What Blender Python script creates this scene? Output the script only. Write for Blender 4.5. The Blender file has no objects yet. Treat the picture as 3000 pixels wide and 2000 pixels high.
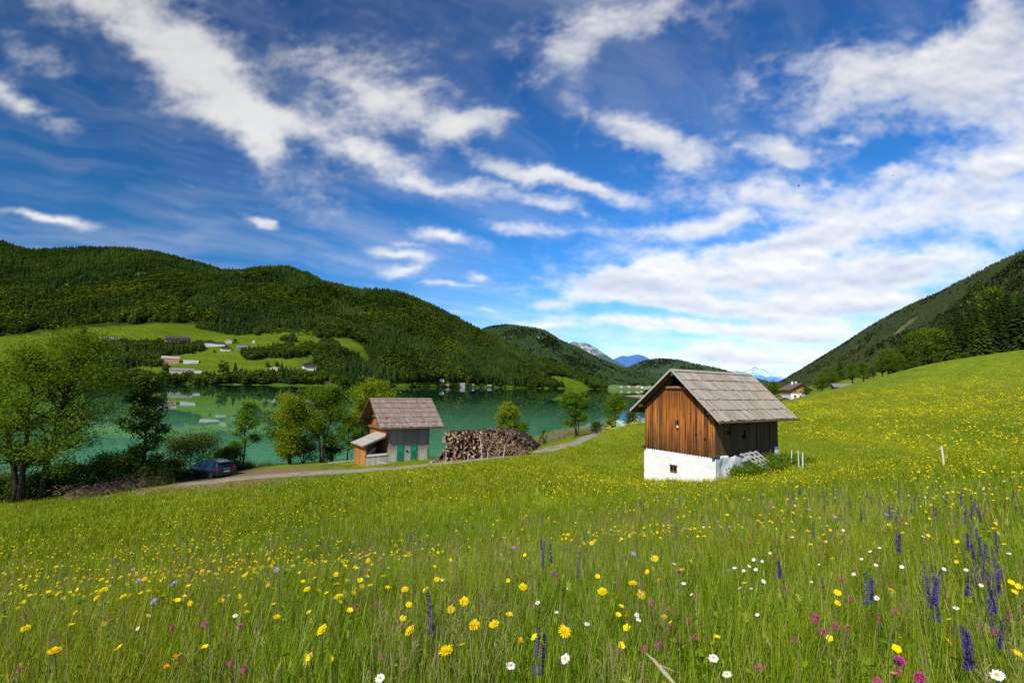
import bpy, math, random
import numpy as np
from mathutils import Vector, Matrix

random.seed(11)
RNG = np.random.default_rng(11)
SC = bpy.context.scene
COL = SC.collection
R = math.radians

# ------------------------------------------------------------------ camera
F_PX, PITCH, ROLL = 1500.0, R(4.9), 0.0227
_r = np.array([1., 0, 0]); _w = np.array([0, math.cos(PITCH), math.sin(PITCH)]); _u = np.array([0, -math.sin(PITCH), math.cos(PITCH)])
CR = _r*math.cos(ROLL)+_u*math.sin(ROLL); CU = -_r*math.sin(ROLL)+_u*math.cos(ROLL); CW = _w


def P(px, py, d):
    """point on the sight line of a photo pixel at depth d"""
    a, b = (px-1500)/F_PX, (1000-py)/F_PX
    v = a*CR+b*CU+CW
    return v*(d/v[1])


cd = bpy.data.cameras.new('camera'); cam = bpy.data.objects.new('camera', cd); COL.objects.link(cam)
cd.sensor_width = 36; cd.lens = 36*F_PX/3000; cd.clip_start = 0.05; cd.clip_end = 90000
M = Matrix(((CR[0], CU[0], -CW[0], 0), (CR[1], CU[1], -CW[1], 0), (CR[2], CU[2], -CW[2], 0), (0, 0, 0, 1)))
cam.matrix_world = M
SC.camera = cam
SC.view_settings.view_transform = 'Standard'; SC.view_settings.look = 'None'; SC.view_settings.exposure = 0
SC.cycles.max_bounces = 6; SC.cycles.diffuse_bounces = 2; SC.cycles.glossy_bounces = 3
SC.cycles.transmission_bounces = 4; SC.cycles.transparent_max_bounces = 6
SC.cycles.use_denoising = True
SUN = Vector((-0.80, -1.22, 1.40)).normalized()


# ------------------------------------------------------------------ node helper
class NT:
    def __init__(s, tree):
        s.t = tree; s.n = tree.nodes; s.l = tree.links

    def add(s, typ, ins=None, **kw):
        n = s.n.new(typ)
        for k, v in kw.items():
            setattr(n, k, v)
        for k, v in (ins or {}).items():
            sock = n.inputs[k]
            if isinstance(v, bpy.types.NodeSocket):
                s.l.new(v, sock)
            else:
                sock.default_value = v
        return n

    def math(s, op, a, b=None, c=None, clamp=False):
        n = s.n.new('ShaderNodeMath'); n.operation = op; n.use_clamp = clamp
        for i, v in enumerate((a, b, c)):
            if v is None: continue
            if isinstance(v, bpy.types.NodeSocket): s.l.new(v, n.inputs[i])
            else: n.inputs[i].default_value = v
        return n.outputs[0]

    def mix(s, f, a, b, mode='MIX'):
        n = s.n.new('ShaderNodeMix'); n.data_type = 'RGBA'; n.blend_type = mode; n.clamp_factor = True
        for k, v in ((0, f), (6, a), (7, b)):
            if isinstance(v, bpy.types.NodeSocket): s.l.new(v, n.inputs[k])
            else: n.inputs[k].default_value = (v if k == 0 else tuple(v)+((1,) if len(v) == 3 else ()))
        return n.outputs[2]

    def noise(s, vec, scale, detail=4, rough=.55, dist=0, out=0):
        n = s.add('ShaderNodeTexNoise', {'Scale': scale, 'Detail': detail, 'Roughness': rough, 'Distortion': dist})
        if vec is not None: s.l.new(vec, n.inputs['Vector'])
        return n.outputs[out]

    def ramp(s, fac, stops):
        n = s.n.new('ShaderNodeValToRGB'); cr = n.color_ramp
        while len(cr.elements) < len(stops): cr.elements.new(.5)
        for e, (p, c) in zip(cr.elements, stops):
            e.position = p; e.color = tuple(c)+((1,) if len(c) == 3 else ())
        s.l.new(fac, n.inputs[0]); return n.outputs[0]

    def rng(s, v, a, b, c=0., d=1., typ='LINEAR'):
        n = s.n.new('ShaderNodeMapRange'); n.interpolation_type = typ
        for i, x in enumerate((v, a, b, c, d)):
            if isinstance(x, bpy.types.NodeSocket): s.l.new(x, n.inputs[i])
            else: n.inputs[i].default_value = x
        return n.outputs[0]

    def scalev(s, vec, x, y, z, rot=(0, 0, 0), loc=(0, 0, 0)):
        n = s.add('ShaderNodeMapping', {'Vector': vec, 'Scale': (x, y, z), 'Rotation': rot, 'Location': loc})
        return n.outputs[0]


def mat(name):
    m = bpy.data.materials.new(name); m.use_nodes = True
    t = NT(m.node_tree); t.n.clear()
    out = t.n.new('ShaderNodeOutputMaterial')
    return m, t, out


def surf(t, out, color, rough=.8, bump=None, bstr=.3, bdist=.02, spec=.3, **kw):
    ins = {'Base Color': color if isinstance(color, bpy.types.NodeSocket) else tuple(color)+(1,), 'Roughness': rough, 'Specular IOR Level': spec}
    ins.update(kw)
    p = t.add('ShaderNodeBsdfPrincipled', ins)
    if bump is not None:
        b = t.add('ShaderNodeBump', {'Strength': bstr, 'Distance': bdist, 'Height': bump})
        t.l.new(b.outputs[0], p.inputs['Normal'])
    t.l.new(p.outputs[0], out.inputs[0]); return p


def simple(name, c, rough=.7, spec=.3, var=.25, scale=8, **kw):
    m, t, o = mat(name)
    tc = t.add('ShaderNodeTexCoord').outputs['Object']
    f = t.noise(tc, scale, 5)
    col = t.mix(f, [x*(1-var) for x in c], [min(1, x*(1+var)) for x in c])
    surf(t, o, col, rough, f, .25, .01, spec, **kw)
    return m


def leafy(name, c1, c2, trans=.35, clump=.6, dark=.5, inst=False, tcol=None, yellow=None, stands=None):
    """foliage: light and dark clumps, every leaf a little different, light passing through"""
    m, t, o = mat(name)
    geo = t.add('ShaderNodeNewGeometry')
    rnd = t.add('ShaderNodeObjectInfo').outputs['Random'] if inst else geo.outputs['Random Per Island']
    n = t.noise(geo.outputs['Position'], clump, 3)
    f = t.math('ADD', t.math('MULTIPLY', rnd, .6), t.math('MULTIPLY', t.rng(n, .3, .7), .5), clamp=True)
    col = t.mix(f, c1, c2)
    if stands:   # tone by species, plus cloud shadow painted in as broad dark patches
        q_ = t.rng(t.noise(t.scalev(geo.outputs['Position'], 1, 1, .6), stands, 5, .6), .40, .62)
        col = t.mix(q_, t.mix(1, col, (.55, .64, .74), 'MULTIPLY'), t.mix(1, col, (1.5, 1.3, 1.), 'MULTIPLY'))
    if yellow:
        f2 = t.rng(t.noise(geo.outputs['Position'], clump*.23, 2), .52, .68)
        col = t.mix(t.math('MULTIPLY', f2, .6), col, yellow)
    d = t.add('ShaderNodeBsdfDiffuse', {'Color': col})
    tc = t.mix(1., col, tcol or (1.0, 1.05, .35), 'MULTIPLY')
    tr = t.add('ShaderNodeBsdfTranslucent', {'Color': tc})
    mx = t.add('ShaderNodeMixShader', {0: trans, 1: d.outputs[0], 2: tr.outputs[0]})
    t.l.new(mx.outputs[0], o.inputs[0])
    return m


# ------------------------------------------------------------------ mesh helpers
def raw_mesh(name, V, F, mats=None, midx=None, smooth=False):
    """V (n,3); F (m,k) array or list of tuples"""
    me = bpy.data.meshes.new(name)
    V = np.asarray(V, np.float32)
    if isinstance(F, np.ndarray):
        k = F.shape[1] if len(F) else 3
        me.vertices.add(len(V)); me.vertices.foreach_set('co', V.ravel())
        me.loops.add(F.size); me.loops.foreach_set('vertex_index', F.ravel().astype(np.int32))
        me.polygons.add(len(F)); me.polygons.foreach_set('loop_start', np.arange(0, F.size, k, dtype=np.int32))
        me.update(calc_edges=True)
    else:
        me.from_pydata([tuple(v) for v in V], [], [tuple(f) for f in F])
    if mats:
        for m in (mats if isinstance(mats, (list, tuple)) else [mats]): me.materials.append(m)
    if midx is not None: me.polygons.foreach_set('material_index', np.asarray(midx, np.int32))
    if smooth: me.polygons.foreach_set('use_smooth', np.ones(len(me.polygons), bool))
    me.update()
    return me


def link(name, me, parent=None, **props):
    o = bpy.data.objects.new(name, me); COL.objects.link(o)
    if parent is not None: o.parent = parent
    for k, v in props.items(): o[k] = v
    return o


def thing(name, label, cat, loc=(0, 0, 0), rz=0., group=None):
    o = bpy.data.objects.new(name, None); COL.objects.link(o)
    o.location = loc; o.rotation_euler = (0, 0, rz); o['label'] = label; o['category'] = cat
    if group: o['group'] = group
    return o


def tag(o, label=None, cat=None, group=None, kind=None):
    for k, v in (('label', label), ('category', cat), ('group', group), ('kind', kind)):
        if v: o[k] = v
    return o


class MB:
    def __init__(s): s.v = []; s.f = []; s.m = []

    def add(s, V, F, m=0):
        o = len(s.v); s.v += [tuple(map(float, p)) for p in V]; s.f += [tuple(i+o for i in f) for f in F]; s.m += [m]*len(F); return s

    def box(s, x0, x1, y0, y1, z0, z1, m=0):
        V = [(x, y, z) for z in (z0, z1) for y in (y0, y1) for x in (x0, x1)]
        return s.add(V, [(0, 2, 3, 1), (4, 5, 7, 6), (0, 1, 5, 4), (2, 6, 7, 3), (0, 4, 6, 2), (1, 3, 7, 5)], m)

    def bar(s, a, b, w, h=None, up=(0, 0, 1), m=0):
        """box of width w and height h along a->b"""
        a, b = Vector(a), Vector(b); h = h or w
        d = (b-a).normalized(); u = Vector(up); x = d.cross(u)
        if x.length < 1e-4: x = d.cross(Vector((1, 0, 0)))
        x.normalize(); y = x.cross(d).normalized()
        V = [p+x*(i*w/2)+y*(j*h/2) for p in (a, b) for (i, j) in ((-1, -1), (1, -1), (1, 1), (-1, 1))]
        return s.add(V, [(0, 3, 2, 1), (4, 5, 6, 7), (0, 1, 5, 4), (1, 2, 6, 5), (2, 3, 7, 6), (3, 0, 4, 7)], m)

    def slab(s, p, q, r_, t, n=None, m=0):
        """board with corner p, edges p->q and p->r_, thickness t along n"""
        p, q, r_ = Vector(p), Vector(q), Vector(r_); s4 = q+r_-p
        n = Vector(n) if n is not None else (q-p).cross(r_-p)
        n = n.normalized()*t
        V = [p, q, s4, r_, p+n, q+n, s4+n, r_+n]
        return s.add(V, [(0, 3, 2, 1), (4, 5, 6, 7), (0, 1, 5, 4), (1, 2, 6, 5), (2, 3, 7, 6), (3, 0, 4, 7)], m)

    def tube(s, path, rad, n=7, m=0, caps=True, capm=None):
        path = [Vector(p) for p in path]; k = len(path)
        if not hasattr(rad, '__len__'): rad = [rad]*k
        V = []; ref = None
        for i, p in enumerate(path):
            d = (path[min(i+1, k-1)]-path[max(i-1, 0)])
            d = d.normalized() if d.length > 1e-6 else Vector((0, 0, 1))
            if ref is None: ref = Vector((1, 0, 0)) if abs(d.x) < .8 else Vector((0, 1, 0))
            x = (ref-d*ref.dot(d)).normalized(); y = d.cross(x); ref = x
            for j in range(n):
                a = 2*math.pi*j/n; V.append(p+(x*math.cos(a)+y*math.sin(a))*rad[i])
        F = [(i*n+j, i*n+(j+1) % n, (i+1)*n+(j+1) % n, (i+1)*n+j) for i in range(k-1) for j in range(n)]
        s.add(V, F, m)
        if caps:
            o = len(s.v)-len(V)
            s.f.append(tuple(o+j for j in range(n))[::-1]); s.f.append(tuple(o+(k-1)*n+j for j in range(n)))
            s.m += [m if capm is None else capm]*2
        return s

    def sphere(s, c, r, seg=10, rings=6, m=0, scale=(1, 1, 1)):
        V = []; F = []
        for i in range(rings+1):
            th = math.pi*i/rings
            for j in range(seg):
                a = 2*math.pi*j/seg
                V.append((c[0]+r*scale[0]*math.sin(th)*math.cos(a), c[1]+r*scale[1]*math.sin(th)*math.sin(a), c[2]+r*scale[2]*math.cos(th)))
        for i in range(rings):
            for j in range(seg): F.append((i*seg+j, (i+1)*seg+j, (i+1)*seg+(j+1) % seg, i*seg+(j+1) % seg))
        return s.add(V, F, m)

    def mesh(s, name, mats, smooth=False):
        return raw_mesh(name, np.array(s.v, np.float32).reshape(-1, 3), s.f, mats, s.m, smooth)

    def build(s, name, mats, parent=None, smooth=False, **props):
        return link(name, s.mesh(name, mats, smooth), parent, **props)


# value noise on arrays
_PT = np.random.default_rng(5).random((256, 256))


def vnoise(x, y):
    x = np.asarray(x, float); y = np.asarray(y, float)
    xi = np.floor(x).astype(int); yi = np.floor(y).astype(int); fx = x-xi; fy = y-yi
    fx = fx*fx*(3-2*fx); fy = fy*fy*(3-2*fy)
    g = lambda a, b: _PT[a & 255, b & 255]
    return (g(xi, yi)*(1-fx)+g(xi+1, yi)*fx)*(1-fy)+(g(xi, yi+1)*(1-fx)+g(xi+1, yi+1)*fx)*fy


def fbm(x, y, o=4):
    s = 0; a = .5
    for i in range(o):
        s = s+a*vnoise(x*2**i+17*i, y*2**i+31*i); a *= .5
    return s


# ------------------------------------------------------------------ ground shape
LAKE = -10.0
CTRL = [(-0., 0, -1.45), (0, -9, -.5), (9, -6, -.2), (-12, -8, -2.9), (7, 1, -.95), (25, -6, 1.4), (-30, -4, -6.2), (-60, 0, -8.7), (-60, 20, -9.1), (60, 0, 4.5), (120, 0, 12),
        (8.2, 31.2, -5.5), (10.96, 27.5, -4.85), (16.4, 31.7, -4.35), (14, 36, -4.7), (9, 35, -5.2), (8, 20, -3.95), (5, 25, -4.75),
        (-7.4, 46.8, -6.85), (1.4, 50, -6.75), (-2, 55, -7.8), (-10.8, 46, -7.1), (-7.5, 48, -6.95), (-14, 51, -7.6),
        (-46, 35.5, -9.3), (-62, 33, -9.6), (-46, 44.5, -10.1), (-32.5, 54, -10.1), (-24, 58.5, -10.1), (-9, 65, -10.1), (2, 80, -10.1), (9, 100, -10.1), (28, 128, -10.1), (70, 175, -10.1), (120, 260, -10.3), (180, 400, -10.3),
        (-40, 68, -14), (0, 105, -14), (20, 160, -15), (-100, 50, -14), (-60, 200, -18), (60, 300, -18), (-90, 420, -20), (100, 420, -15),
        (260, 100, 34), (330, 200, 46), (230, 0, 28), (330, 400, 14), (230, 420, -3), (40, 90, -5.5), (55, 130, -6.5), (100, 210, -6.5), (60, 110, -4.6)]
for px, py, d in [(1560, 1322, 52.5), (1620, 1307, 61), (1680, 1291, 71), (1722, 1277, 81), (1560, 1313, 57), (1620, 1299, 66), (1680, 1284, 77), (604, 1425, 38), (604, 1394, 46), (604, 1386, 49.5), (728, 1378, 46), (728, 1370, 50), (862, 1364, 48), (862, 1356, 53), (1000, 1357, 50), (330, 1447, 37.5), (330, 1434, 42), (450, 1415, 45), (180, 1452, 41), (0, 1490, 35), (0, 1600, 21), (0, 1750, 9.5), (0, 2000, 3.6), (180, 1462, 37), (450, 1430, 39), (604, 1409, 42), (900, 1381, 43), (1200, 1363, 43.5),
                  (1500, 1331, 48), (1000, 1500, 21), (1000, 1420, 33), (1000, 1700, 9.), (1000, 2000, 3.1), (600, 1600, 17), (1500, 1400, 25), (1500, 1360, 36),
                  (1745, 1266, 92), (1880, 1244, 58), (1750, 1300, 52), (2340, 1378, 34), (2770, 1376, 30), (2760, 1300, 50), (2760, 1200, 85),
                  (2700, 1073, 168), (2806, 1052, 172), (3000, 1027, 178), (3000, 1250, 52), (3000, 1120, 110), (2423, 1148, 200), (2560, 1110, 180),
                  (2334, 1178, 195), (2300, 1235, 80), (2320, 1168, 250), (2500, 1250, 62), (2500, 1180, 110), (3000, 1330, 22), (3000, 1000, 300), (2800, 1040, 300), (2600, 1085, 300), (2430, 1118, 320)]:
    CTRL.append(tuple(P(px, py, d)))
CTRL = np.array(CTRL, float)


def _tps(xy, z, lam=2e-4):
    n = len(xy); q = xy/50.
    r = np.hypot(q[:, None, 0]-q[None, :, 0], q[:, None, 1]-q[None, :, 1])
    K = np.where(r > 0, r*r*np.log(r+1e-12), 0)+np.eye(n)*lam
    A = np.zeros((n+3, n+3)); A[:n, :n] = K; A[:n, n] = 1; A[:n, n+1:] = q; A[n, :n] = 1; A[n+1:, :n] = q.T
    return np.linalg.solve(A, np.r_[z, 0, 0, 0])


_W = _tps(CTRL[:, :2], CTRL[:, 2])


def gz(x, y):
    x = np.atleast_1d(np.asarray(x, float)); y = np.atleast_1d(np.asarray(y, float)); sh = x.shape
    x = x.ravel(); y = y.ravel(); out = np.empty(len(x)); c = CTRL[:, :2]/50.; n = len(c)
    for i in range(0, len(x), 20000):
        qx = x[i:i+20000]/50; qy = y[i:i+20000]/50
        r2 = (qx[:, None]-c[None, :, 0])**2+(qy[:, None]-c[None, :, 1])**2
        out[i:i+20000] = (.5*r2*np.log(r2+1e-18))@_W[:n]+_W[n]+_W[n+1]*qx+_W[n+2]*qy
    out += (fbm(x*.22, y*.22, 3)-.44)*.22
    return out.reshape(sh)


def g1(x, y): return float(gz(x, y)[0])


def ground(px, py, dmin=2., dmax=420., lift=0.):
    ds = np.geomspace(dmin, dmax, 1500); v = P(px, py, 1.)
    h = v[2]*ds-gz(v[0]*ds, v[1]*ds)-lift
    i = np.where(h <= 0)[0]
    d = ds[i[0]] if len(i) else dmax
    return np.array([v[0]*d, v[1]*d, g1(v[0]*d, v[1]*d)])


def col_at(px, d):
    """world position at depth d under pixel column px (near the horizon)"""
    v = P(px, 1130, d); return np.array([v[0], v[1], g1(v[0], v[1])])


ROAD = np.array([ground(*p, dmin=25) for p in [(470, 1424), (540, 1417), (620, 1409), (760, 1396), (900, 1386), (1050, 1377), (1200, 1367), (1350, 1354), (1480, 1338), (1580, 1321), (1650, 1307), (1700, 1292), (1728, 1278), (1742, 1269)]])
ROAD = np.vstack([ROAD, [ROAD[-1][0]+5, ROAD[-1][1]+12, 0], [ROAD[-1][0]+14, ROAD[-1][1]+26, 0]])


def resample(pts, step=.8):
    s = np.r_[0, np.cumsum(np.hypot(*np.diff(pts[:, :2], axis=0).T))]
    t = np.arange(0, s[-1], step)
    x = np.interp(t, s, pts[:, 0]); y = np.interp(t, s, pts[:, 1])
    k = np.ones(9)/9
    for _ in range(2):
        x = np.convolve(np.pad(x, 4, 'edge'), k, 'valid'); y = np.convolve(np.pad(y, 4, 'edge'), k, 'valid')
    return np.c_[x, y]


RD = resample(ROAD)


def road_dist(x, y):
    x = np.asarray(x); y = np.asarray(y); out = np.full(x.shape, 1e9).ravel(); xf = x.ravel(); yf = y.ravel()
    near = (xf > -60) & (xf < 60) & (yf > 25) & (yf < 150)
    i = np.where(near)[0]
    for a in range(0, len(i), 20000):
        j = i[a:a+20000]
        out[j] = np.sqrt(((xf[j, None]-RD[None, :, 0])**2+(yf[j, None]-RD[None, :, 1])**2).min(1))
    return out.reshape(x.shape)


def road_side(x, y):
    """signed: >0 beyond the road (lake side)"""
    i = ((np.asarray(x).ravel()[:, None]-RD[None, :, 0])**2+(np.asarray(y).ravel()[:, None]-RD[None, :, 1])**2).argmin(1)
    j = np.clip(i+1, 0, len(RD)-1); k = np.clip(i-1, 0, len(RD)-1)
    tx = RD[j, 0]-RD[k, 0]; ty = RD[j, 1]-RD[k, 1]
    return tx*(np.asarray(y).ravel()-RD[i, 1])-ty*(np.asarray(x).ravel()-RD[i, 0])

# ------------------------------------------------------------------ clouds: density and light by direction
_BL = [  # clouds as laid out in the sky: x, y, half length, half width, tilt, weight, grain direction
 (430, 150, 330, 85, 42, .80), (520, 200, 190, 45, 52, .60), (230, 20, 230, 60, 14, .62), (95, 120, 190, 60, 28, .34), (60, 232, 140, 34, 26, .52), (640, 292, 190, 42, 8, .55), (590, 335, 55, 35, 40, .35),
 (870, 190, 250, 120, 14, .56), (930, 235, 150, 55, 5, .22), (760, 280, 200, 40, 5, .35), (1080, 285, 105, 34, -14, .80), (850, 360, 130, 28, 3, .62), (1000, 416, 190, 27, 5, .66), (1290, 416, 165, 19, 15, .95), (1290, 470, 140, 20, 20, .50),
 (1020, 540, 70, 19, 14, .80), (1160, 512, 90, 22, 0, .42), (1310, 525, 170, 16, -4, .40), (1420, 45, 230, 70, -12, .58), (1290, 130, 140, 65, -35, .50), (1330, 215, 45, 110, 18, .36), (1310, 330, 12, 120, 14, .20), (1495, 328, 150, 52, 14, .85),
 (1790, 346, 170, 34, 2, .70), (1930, 320, 50, 13, 0, .48), (2140, 185, 350, 90, -10, .80), (2280, 80, 220, 110, -32, .70), (1930, 150, 150, 38, 0, .42), (2340, 250, 150, 120, 0, .60),
 (2250, 400, 260, 75, -22, .75), (2330, 510, 160, 75, -5, .65), (2040, 393, 55, 36, 0, .52), (1830, 445, 240, 52, -4, .62), (1640, 520, 160, 25, -9, .85), (1830, 545, 210, 26, -16, .85), (1950, 500, 130, 48, 0, .66),
 (1480, 645, 230, 40, -3, .95), (1750, 625, 320, 55, 2, .80), (2060, 610, 270, 50, -3, .95), (1650, 705, 360, 26, 3, .80), (1960, 695, 280, 30, 0, .90), (1500, 745, 300, 15, 0, .62), (1800, 762, 330, 25, 0, .85), (1750, 820, 320, 28, 0, .85), (1500, 700, 230, 14, 2, .55),
 (935, 588, 60, 15, 6, .80), (942, 622, 46, 17, -8, .85), (1085, 640, 26, 11, 0, .70), (1265, 702, 75, 20, 0, .60), (105, 502, 90, 12, 6, .85), (612, 502, 44, 12, 20, .58), (1020, 660, 70, 8, 0, .52), (1250, 748, 90, 8, 0, .58), (460, 598, 40, 6, 0, .42),
 (940, 560, 45, 7, 0, .45), (1050, 722, 32, 7, 0, .5), (1105, 718, 28, 6, 0, .5), (1480, 600, 60, 20, -20, .3), (1870, 575, 60, 14, 0, .5), (440, 415, 60, 7, 18, .35)]


def _q(x, y, o, rough=.5, seed=0):
    """gradient noise, o octaves, roughly -1..1"""
    s = 0.; a = 1.; tot = 0.
    for i in range(o):
        c, n = math.cos(i*1.3+seed), math.sin(i*1.3+seed)
        s = s+a*_grad((x*c-y*n)*2**i+19.7*i+seed*7, (x*n+y*c)*2**i+7.3*i); tot += a; a *= rough
    return s/tot*1.9


_GA = np.random.default_rng(3).random((256, 256)).astype(np.float32)*2*np.pi
_GX, _GY = np.cos(_GA), np.sin(_GA)


def _grad(x, y):
    xi = np.floor(x); yi = np.floor(y); fx = (x-xi).astype(np.float32); fy = (y-yi).astype(np.float32)
    xi = xi.astype(np.int32) & 255; yi = yi.astype(np.int32) & 255; xj = (xi+1) & 255; yj = (yi+1) & 255
    u = fx*fx*fx*(fx*(fx*6-15)+10); v = fy*fy*fy*(fy*(fy*6-15)+10)
    a = _GX[xi, yi]*fx+_GY[xi, yi]*fy; b = _GX[xj, yi]*(fx-1)+_GY[xj, yi]*fy
    c = _GX[xi, yj]*fx+_GY[xi, yj]*(fy-1); d = _GX[xj, yj]*(fx-1)+_GY[xj, yj]*(fy-1)
    return (a*(1-u)+b*u)*(1-v)+(c*(1-u)+d*u)*v


def _ss(a, b, x):
    k = np.clip((x-a)/(b-a), 0, 1); return k*k*(3-2*k)


def cloud_field(az, el):
    """opacity and light of the clouds for directions (azimuth from +Y, elevation)"""
    dx, dy, dz = np.sin(az)*np.cos(el), np.cos(az)*np.cos(el), np.sin(el)
    y_ = np.maximum(dy, .12); a, b = dx/y_, dz/y_            # chart of the sky ahead
    zz = np.maximum(dz, 0)+.13; px, py = dx/zz, dy/zz         # flat cloud layer
    lo1, lo2 = _q(a*3.2, b*4.5, 3, .5, 1), _q(a*3.2, b*4.5, 3, .5, 2)
    hi1, hi2 = _q(a*14, b*20, 4, .6, 3), _q(a*14, b*20, 4, .6, 4)
    wk = np.clip(b*2.2+.15, .15, 1); wa, wb = a+(lo1*.040+hi1*.020)*wk, b+(lo2*.026+hi2*.014)*wk
    dens = np.zeros_like(a); soft = np.zeros_like(a); belly = np.zeros_like(a)
    for (bx, by, rx, ry, an, wt) in _BL:
        v = P(bx*3000/2352., by*3000/2352., 1.); v2 = P((bx+10)*3000/2352., by*3000/2352., 1.)
        k = math.hypot(v2[0]-v[0], v2[2]-v[2])/10; th = -R(an)-ROLL
        c, s = math.cos(th), math.sin(th); u = ((wa-v[0])*c+(wb-v[2])*s)/(rx*k); w = (-(wa-v[0])*s+(wb-v[2])*c)/(ry*k)
        g = np.exp(-(u*u+w*w)*1.25)*wt
        dens = dens+g*(1-dens*.55); soft = np.maximum(soft, np.exp(-(u*u+w*w)*.42)*min(1, wt*1.15)); belly = np.maximum(belly, np.exp(-(u*u+(w+.5)**2*1.2))*wt)
    dens = np.where(dy > .12, dens, .3)
    ahead = _ss(.02, .3, dy)
    dens = dens*ahead+(1-ahead)*(.35+.3*_q(px*.8, py*.8, 4, .5, 5))
    big = _q(px*1.5, py*2.0, 8, .60, 6)
    bil = _q(a*7.5+lo1*.3, b*12+lo2*.3, 9, .64, 13); puf = _q(a*17, b*27, 7, .62, 21)
    fil = _q((a*.9+b*.35)*7+lo1*.3, (b*.9-a*.30)*14+lo2*.3, 9, .70, 7)   # filaments running along the wind
    hi = _ss(.35, .8, b)
    d = dens*1.50+(.22*big+(.10+.48*hi)*fil+(.60-.22*hi)*bil+(.30-.12*hi)*puf)*np.clip(.12+dens*1.8, 0, 1.)
    op = _ss(.24, 1.42, d)*(1-.14*hi)
    soft = np.where(dy > .12, soft, .3)
    halo = _ss(.30, 1.30, soft+.40*fil+.34*big+.36*bil+.2*puf)*.70*_ss(.05, .45, soft)
    op = 1-(1-op)*(1-halo)
    cir = np.clip(_q((px*.8+py*.5)*1.0+lo1*.4, (py*.8-px*.6)*3.2+lo2*.4, 8, .62, 8)*.75+.22+.35*_q(px*.6, py*.6, 3, .5, 9), 0, 1)**1.3
    hz = (1-_ss(0., .22, dz))*(.14+.62*_ss(-.35, .35, dx))
    veil = cir*(.34+.2*(1-_ss(0, .4, dz)))+hz*np.clip(.55+.6*big+.5*fil, 0, 1.2)
    op = 1-(1-op)*(1-np.clip(veil, 0, .75)*.8)
    relief = _q((a+.0)*9, (b+.012)*22, 5, .55, 11)-_q(a*9, b*22, 5, .55, 11)
    shade = np.clip(_ss(.45, 1.1, d)*(.30+.9*belly-.35)+relief*.5*_ss(.3, .8, d)+.25*_ss(.7, 1.4, d)*(_q(a*5, b*12, 5, .55, 12)+.2), 0, 1)
    shade *= _ss(-.25, .25, dx)*.85+.15
    return np.clip(op, 0, .97), shade

# ------------------------------------------------------------------ world: sky and clouds
sun_el = math.asin(SUN.z); sun_az = math.atan2(SUN.x, SUN.y)
W = bpy.data.worlds.new('World'); SC.world = W; W.use_nodes = True
t = NT(W.node_tree); t.n.clear()
wout = t.n.new('ShaderNodeOutputWorld')
dirv = t.add('ShaderNodeTexCoord').outputs['Generated']
sep = t.add('ShaderNodeSeparateXYZ', {0: dirv}); dx, dy, dz = sep.outputs
sky = t.add('ShaderNodeTexSky', sky_type='NISHITA', sun_disc=False, sun_elevation=sun_el, sun_rotation=sun_az % (2*math.pi), altitude=900, air_density=1.0, dust_density=.6, ozone_density=2.0)
# deep polarised blue, darkest high up to the left (90 degrees from the sun), paler towards the horizon
elev = t.math('MAXIMUM', dz, 0.)
hz = t.ramp(elev, [(0, (.85, 1.05, 1.2)), (.05, (.66, .95, 1.24)), (.15, (.35, .88, 1.36)), (.30, (.23, .78, 1.30)), (.55, (.22, .58, 1.00)), (1, (.18, .42, .7))])
lr = t.rng(dx, -.75, .25, .52, 1.0, 'SMOOTHSTEP')
skyc = t.mix(1., sky.outputs[0], hz, 'MULTIPLY')
vm = t.add('ShaderNodeVectorMath', {0: skyc, 'Scale': lr}, operation='SCALE'); skyc = vm.outputs[0]
# the cloud map over the upper hemisphere, computed above, looked up by azimuth and elevation
CW_, CH_ = 3072, 768
azf, elf = np.meshgrid((np.arange(CW_//2)+.5)/(CW_//2)*np.pi-np.pi/2, (np.arange(560)+.5)/CH_*np.pi/2)
op_, sh_ = cloud_field(azf.astype(np.float32), elf.astype(np.float32))
azb, elb = np.meshgrid((np.arange(CW_//4)+.5)/(CW_//4)*2*np.pi-np.pi, (np.arange(CH_//4)+.5)/CH_*2*np.pi)
ob_, sb_ = cloud_field(azb, elb)
full = np.zeros((CH_, CW_, 4), np.float32); full[..., 3] = 1
full[..., 0] = np.kron(ob_, np.ones((4, 4))); full[..., 1] = np.kron(sb_, np.ones((4, 4)))
full[:560, CW_//4:CW_//4+CW_//2, 0] = op_; full[:560, CW_//4:CW_//4+CW_//2, 1] = sh_
img = bpy.data.images.new('cloud_map', CW_, CH_); img.colorspace_settings.name = 'Non-Color'
img.pixels.foreach_set(full.ravel()); img.update(); img.pack()
u_ = t.math('ADD', t.math('DIVIDE', t.math('ARCTAN2', dx, dy), 2*math.pi), .5)
v_ = t.math('DIVIDE', t.math('ARCSINE', elev), math.pi/2)
tex = t.add('ShaderNodeTexImage', {'Vector': t.add('ShaderNodeCombineXYZ', {0: u_, 1: v_}).outputs[0]}, image=img, interpolation='Cubic', extension='EXTEND')
cs = t.add('ShaderNodeSeparateColor', {0: tex.outputs[0]})
den2 = cs.outputs[0]
cc = t.mix(cs.outputs[1], (1.0, 1.0, 1.0), (.56, .63, .76))
tall = t.rng(elev, .12, .62, 1.0, .76, 'SMOOTHSTEP')
left = t.rng(dx, -.6, .3, .84, 1.0)
cc = t.add('ShaderNodeVectorMath', {0: cc, 'Scale': t.math('MULTIPLY', t.math('MULTIPLY', tall, left), 8.0)}, operation='SCALE').outputs[0]
bg = t.add('ShaderNodeBackground', {'Color': t.mix(den2, skyc, cc), 'Strength': .14})
t.l.new(bg.outputs[0], wout.inputs[0])
W.cycles.sampling_method = 'MANUAL'; W.cycles.sample_map_resolution = 512

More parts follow.
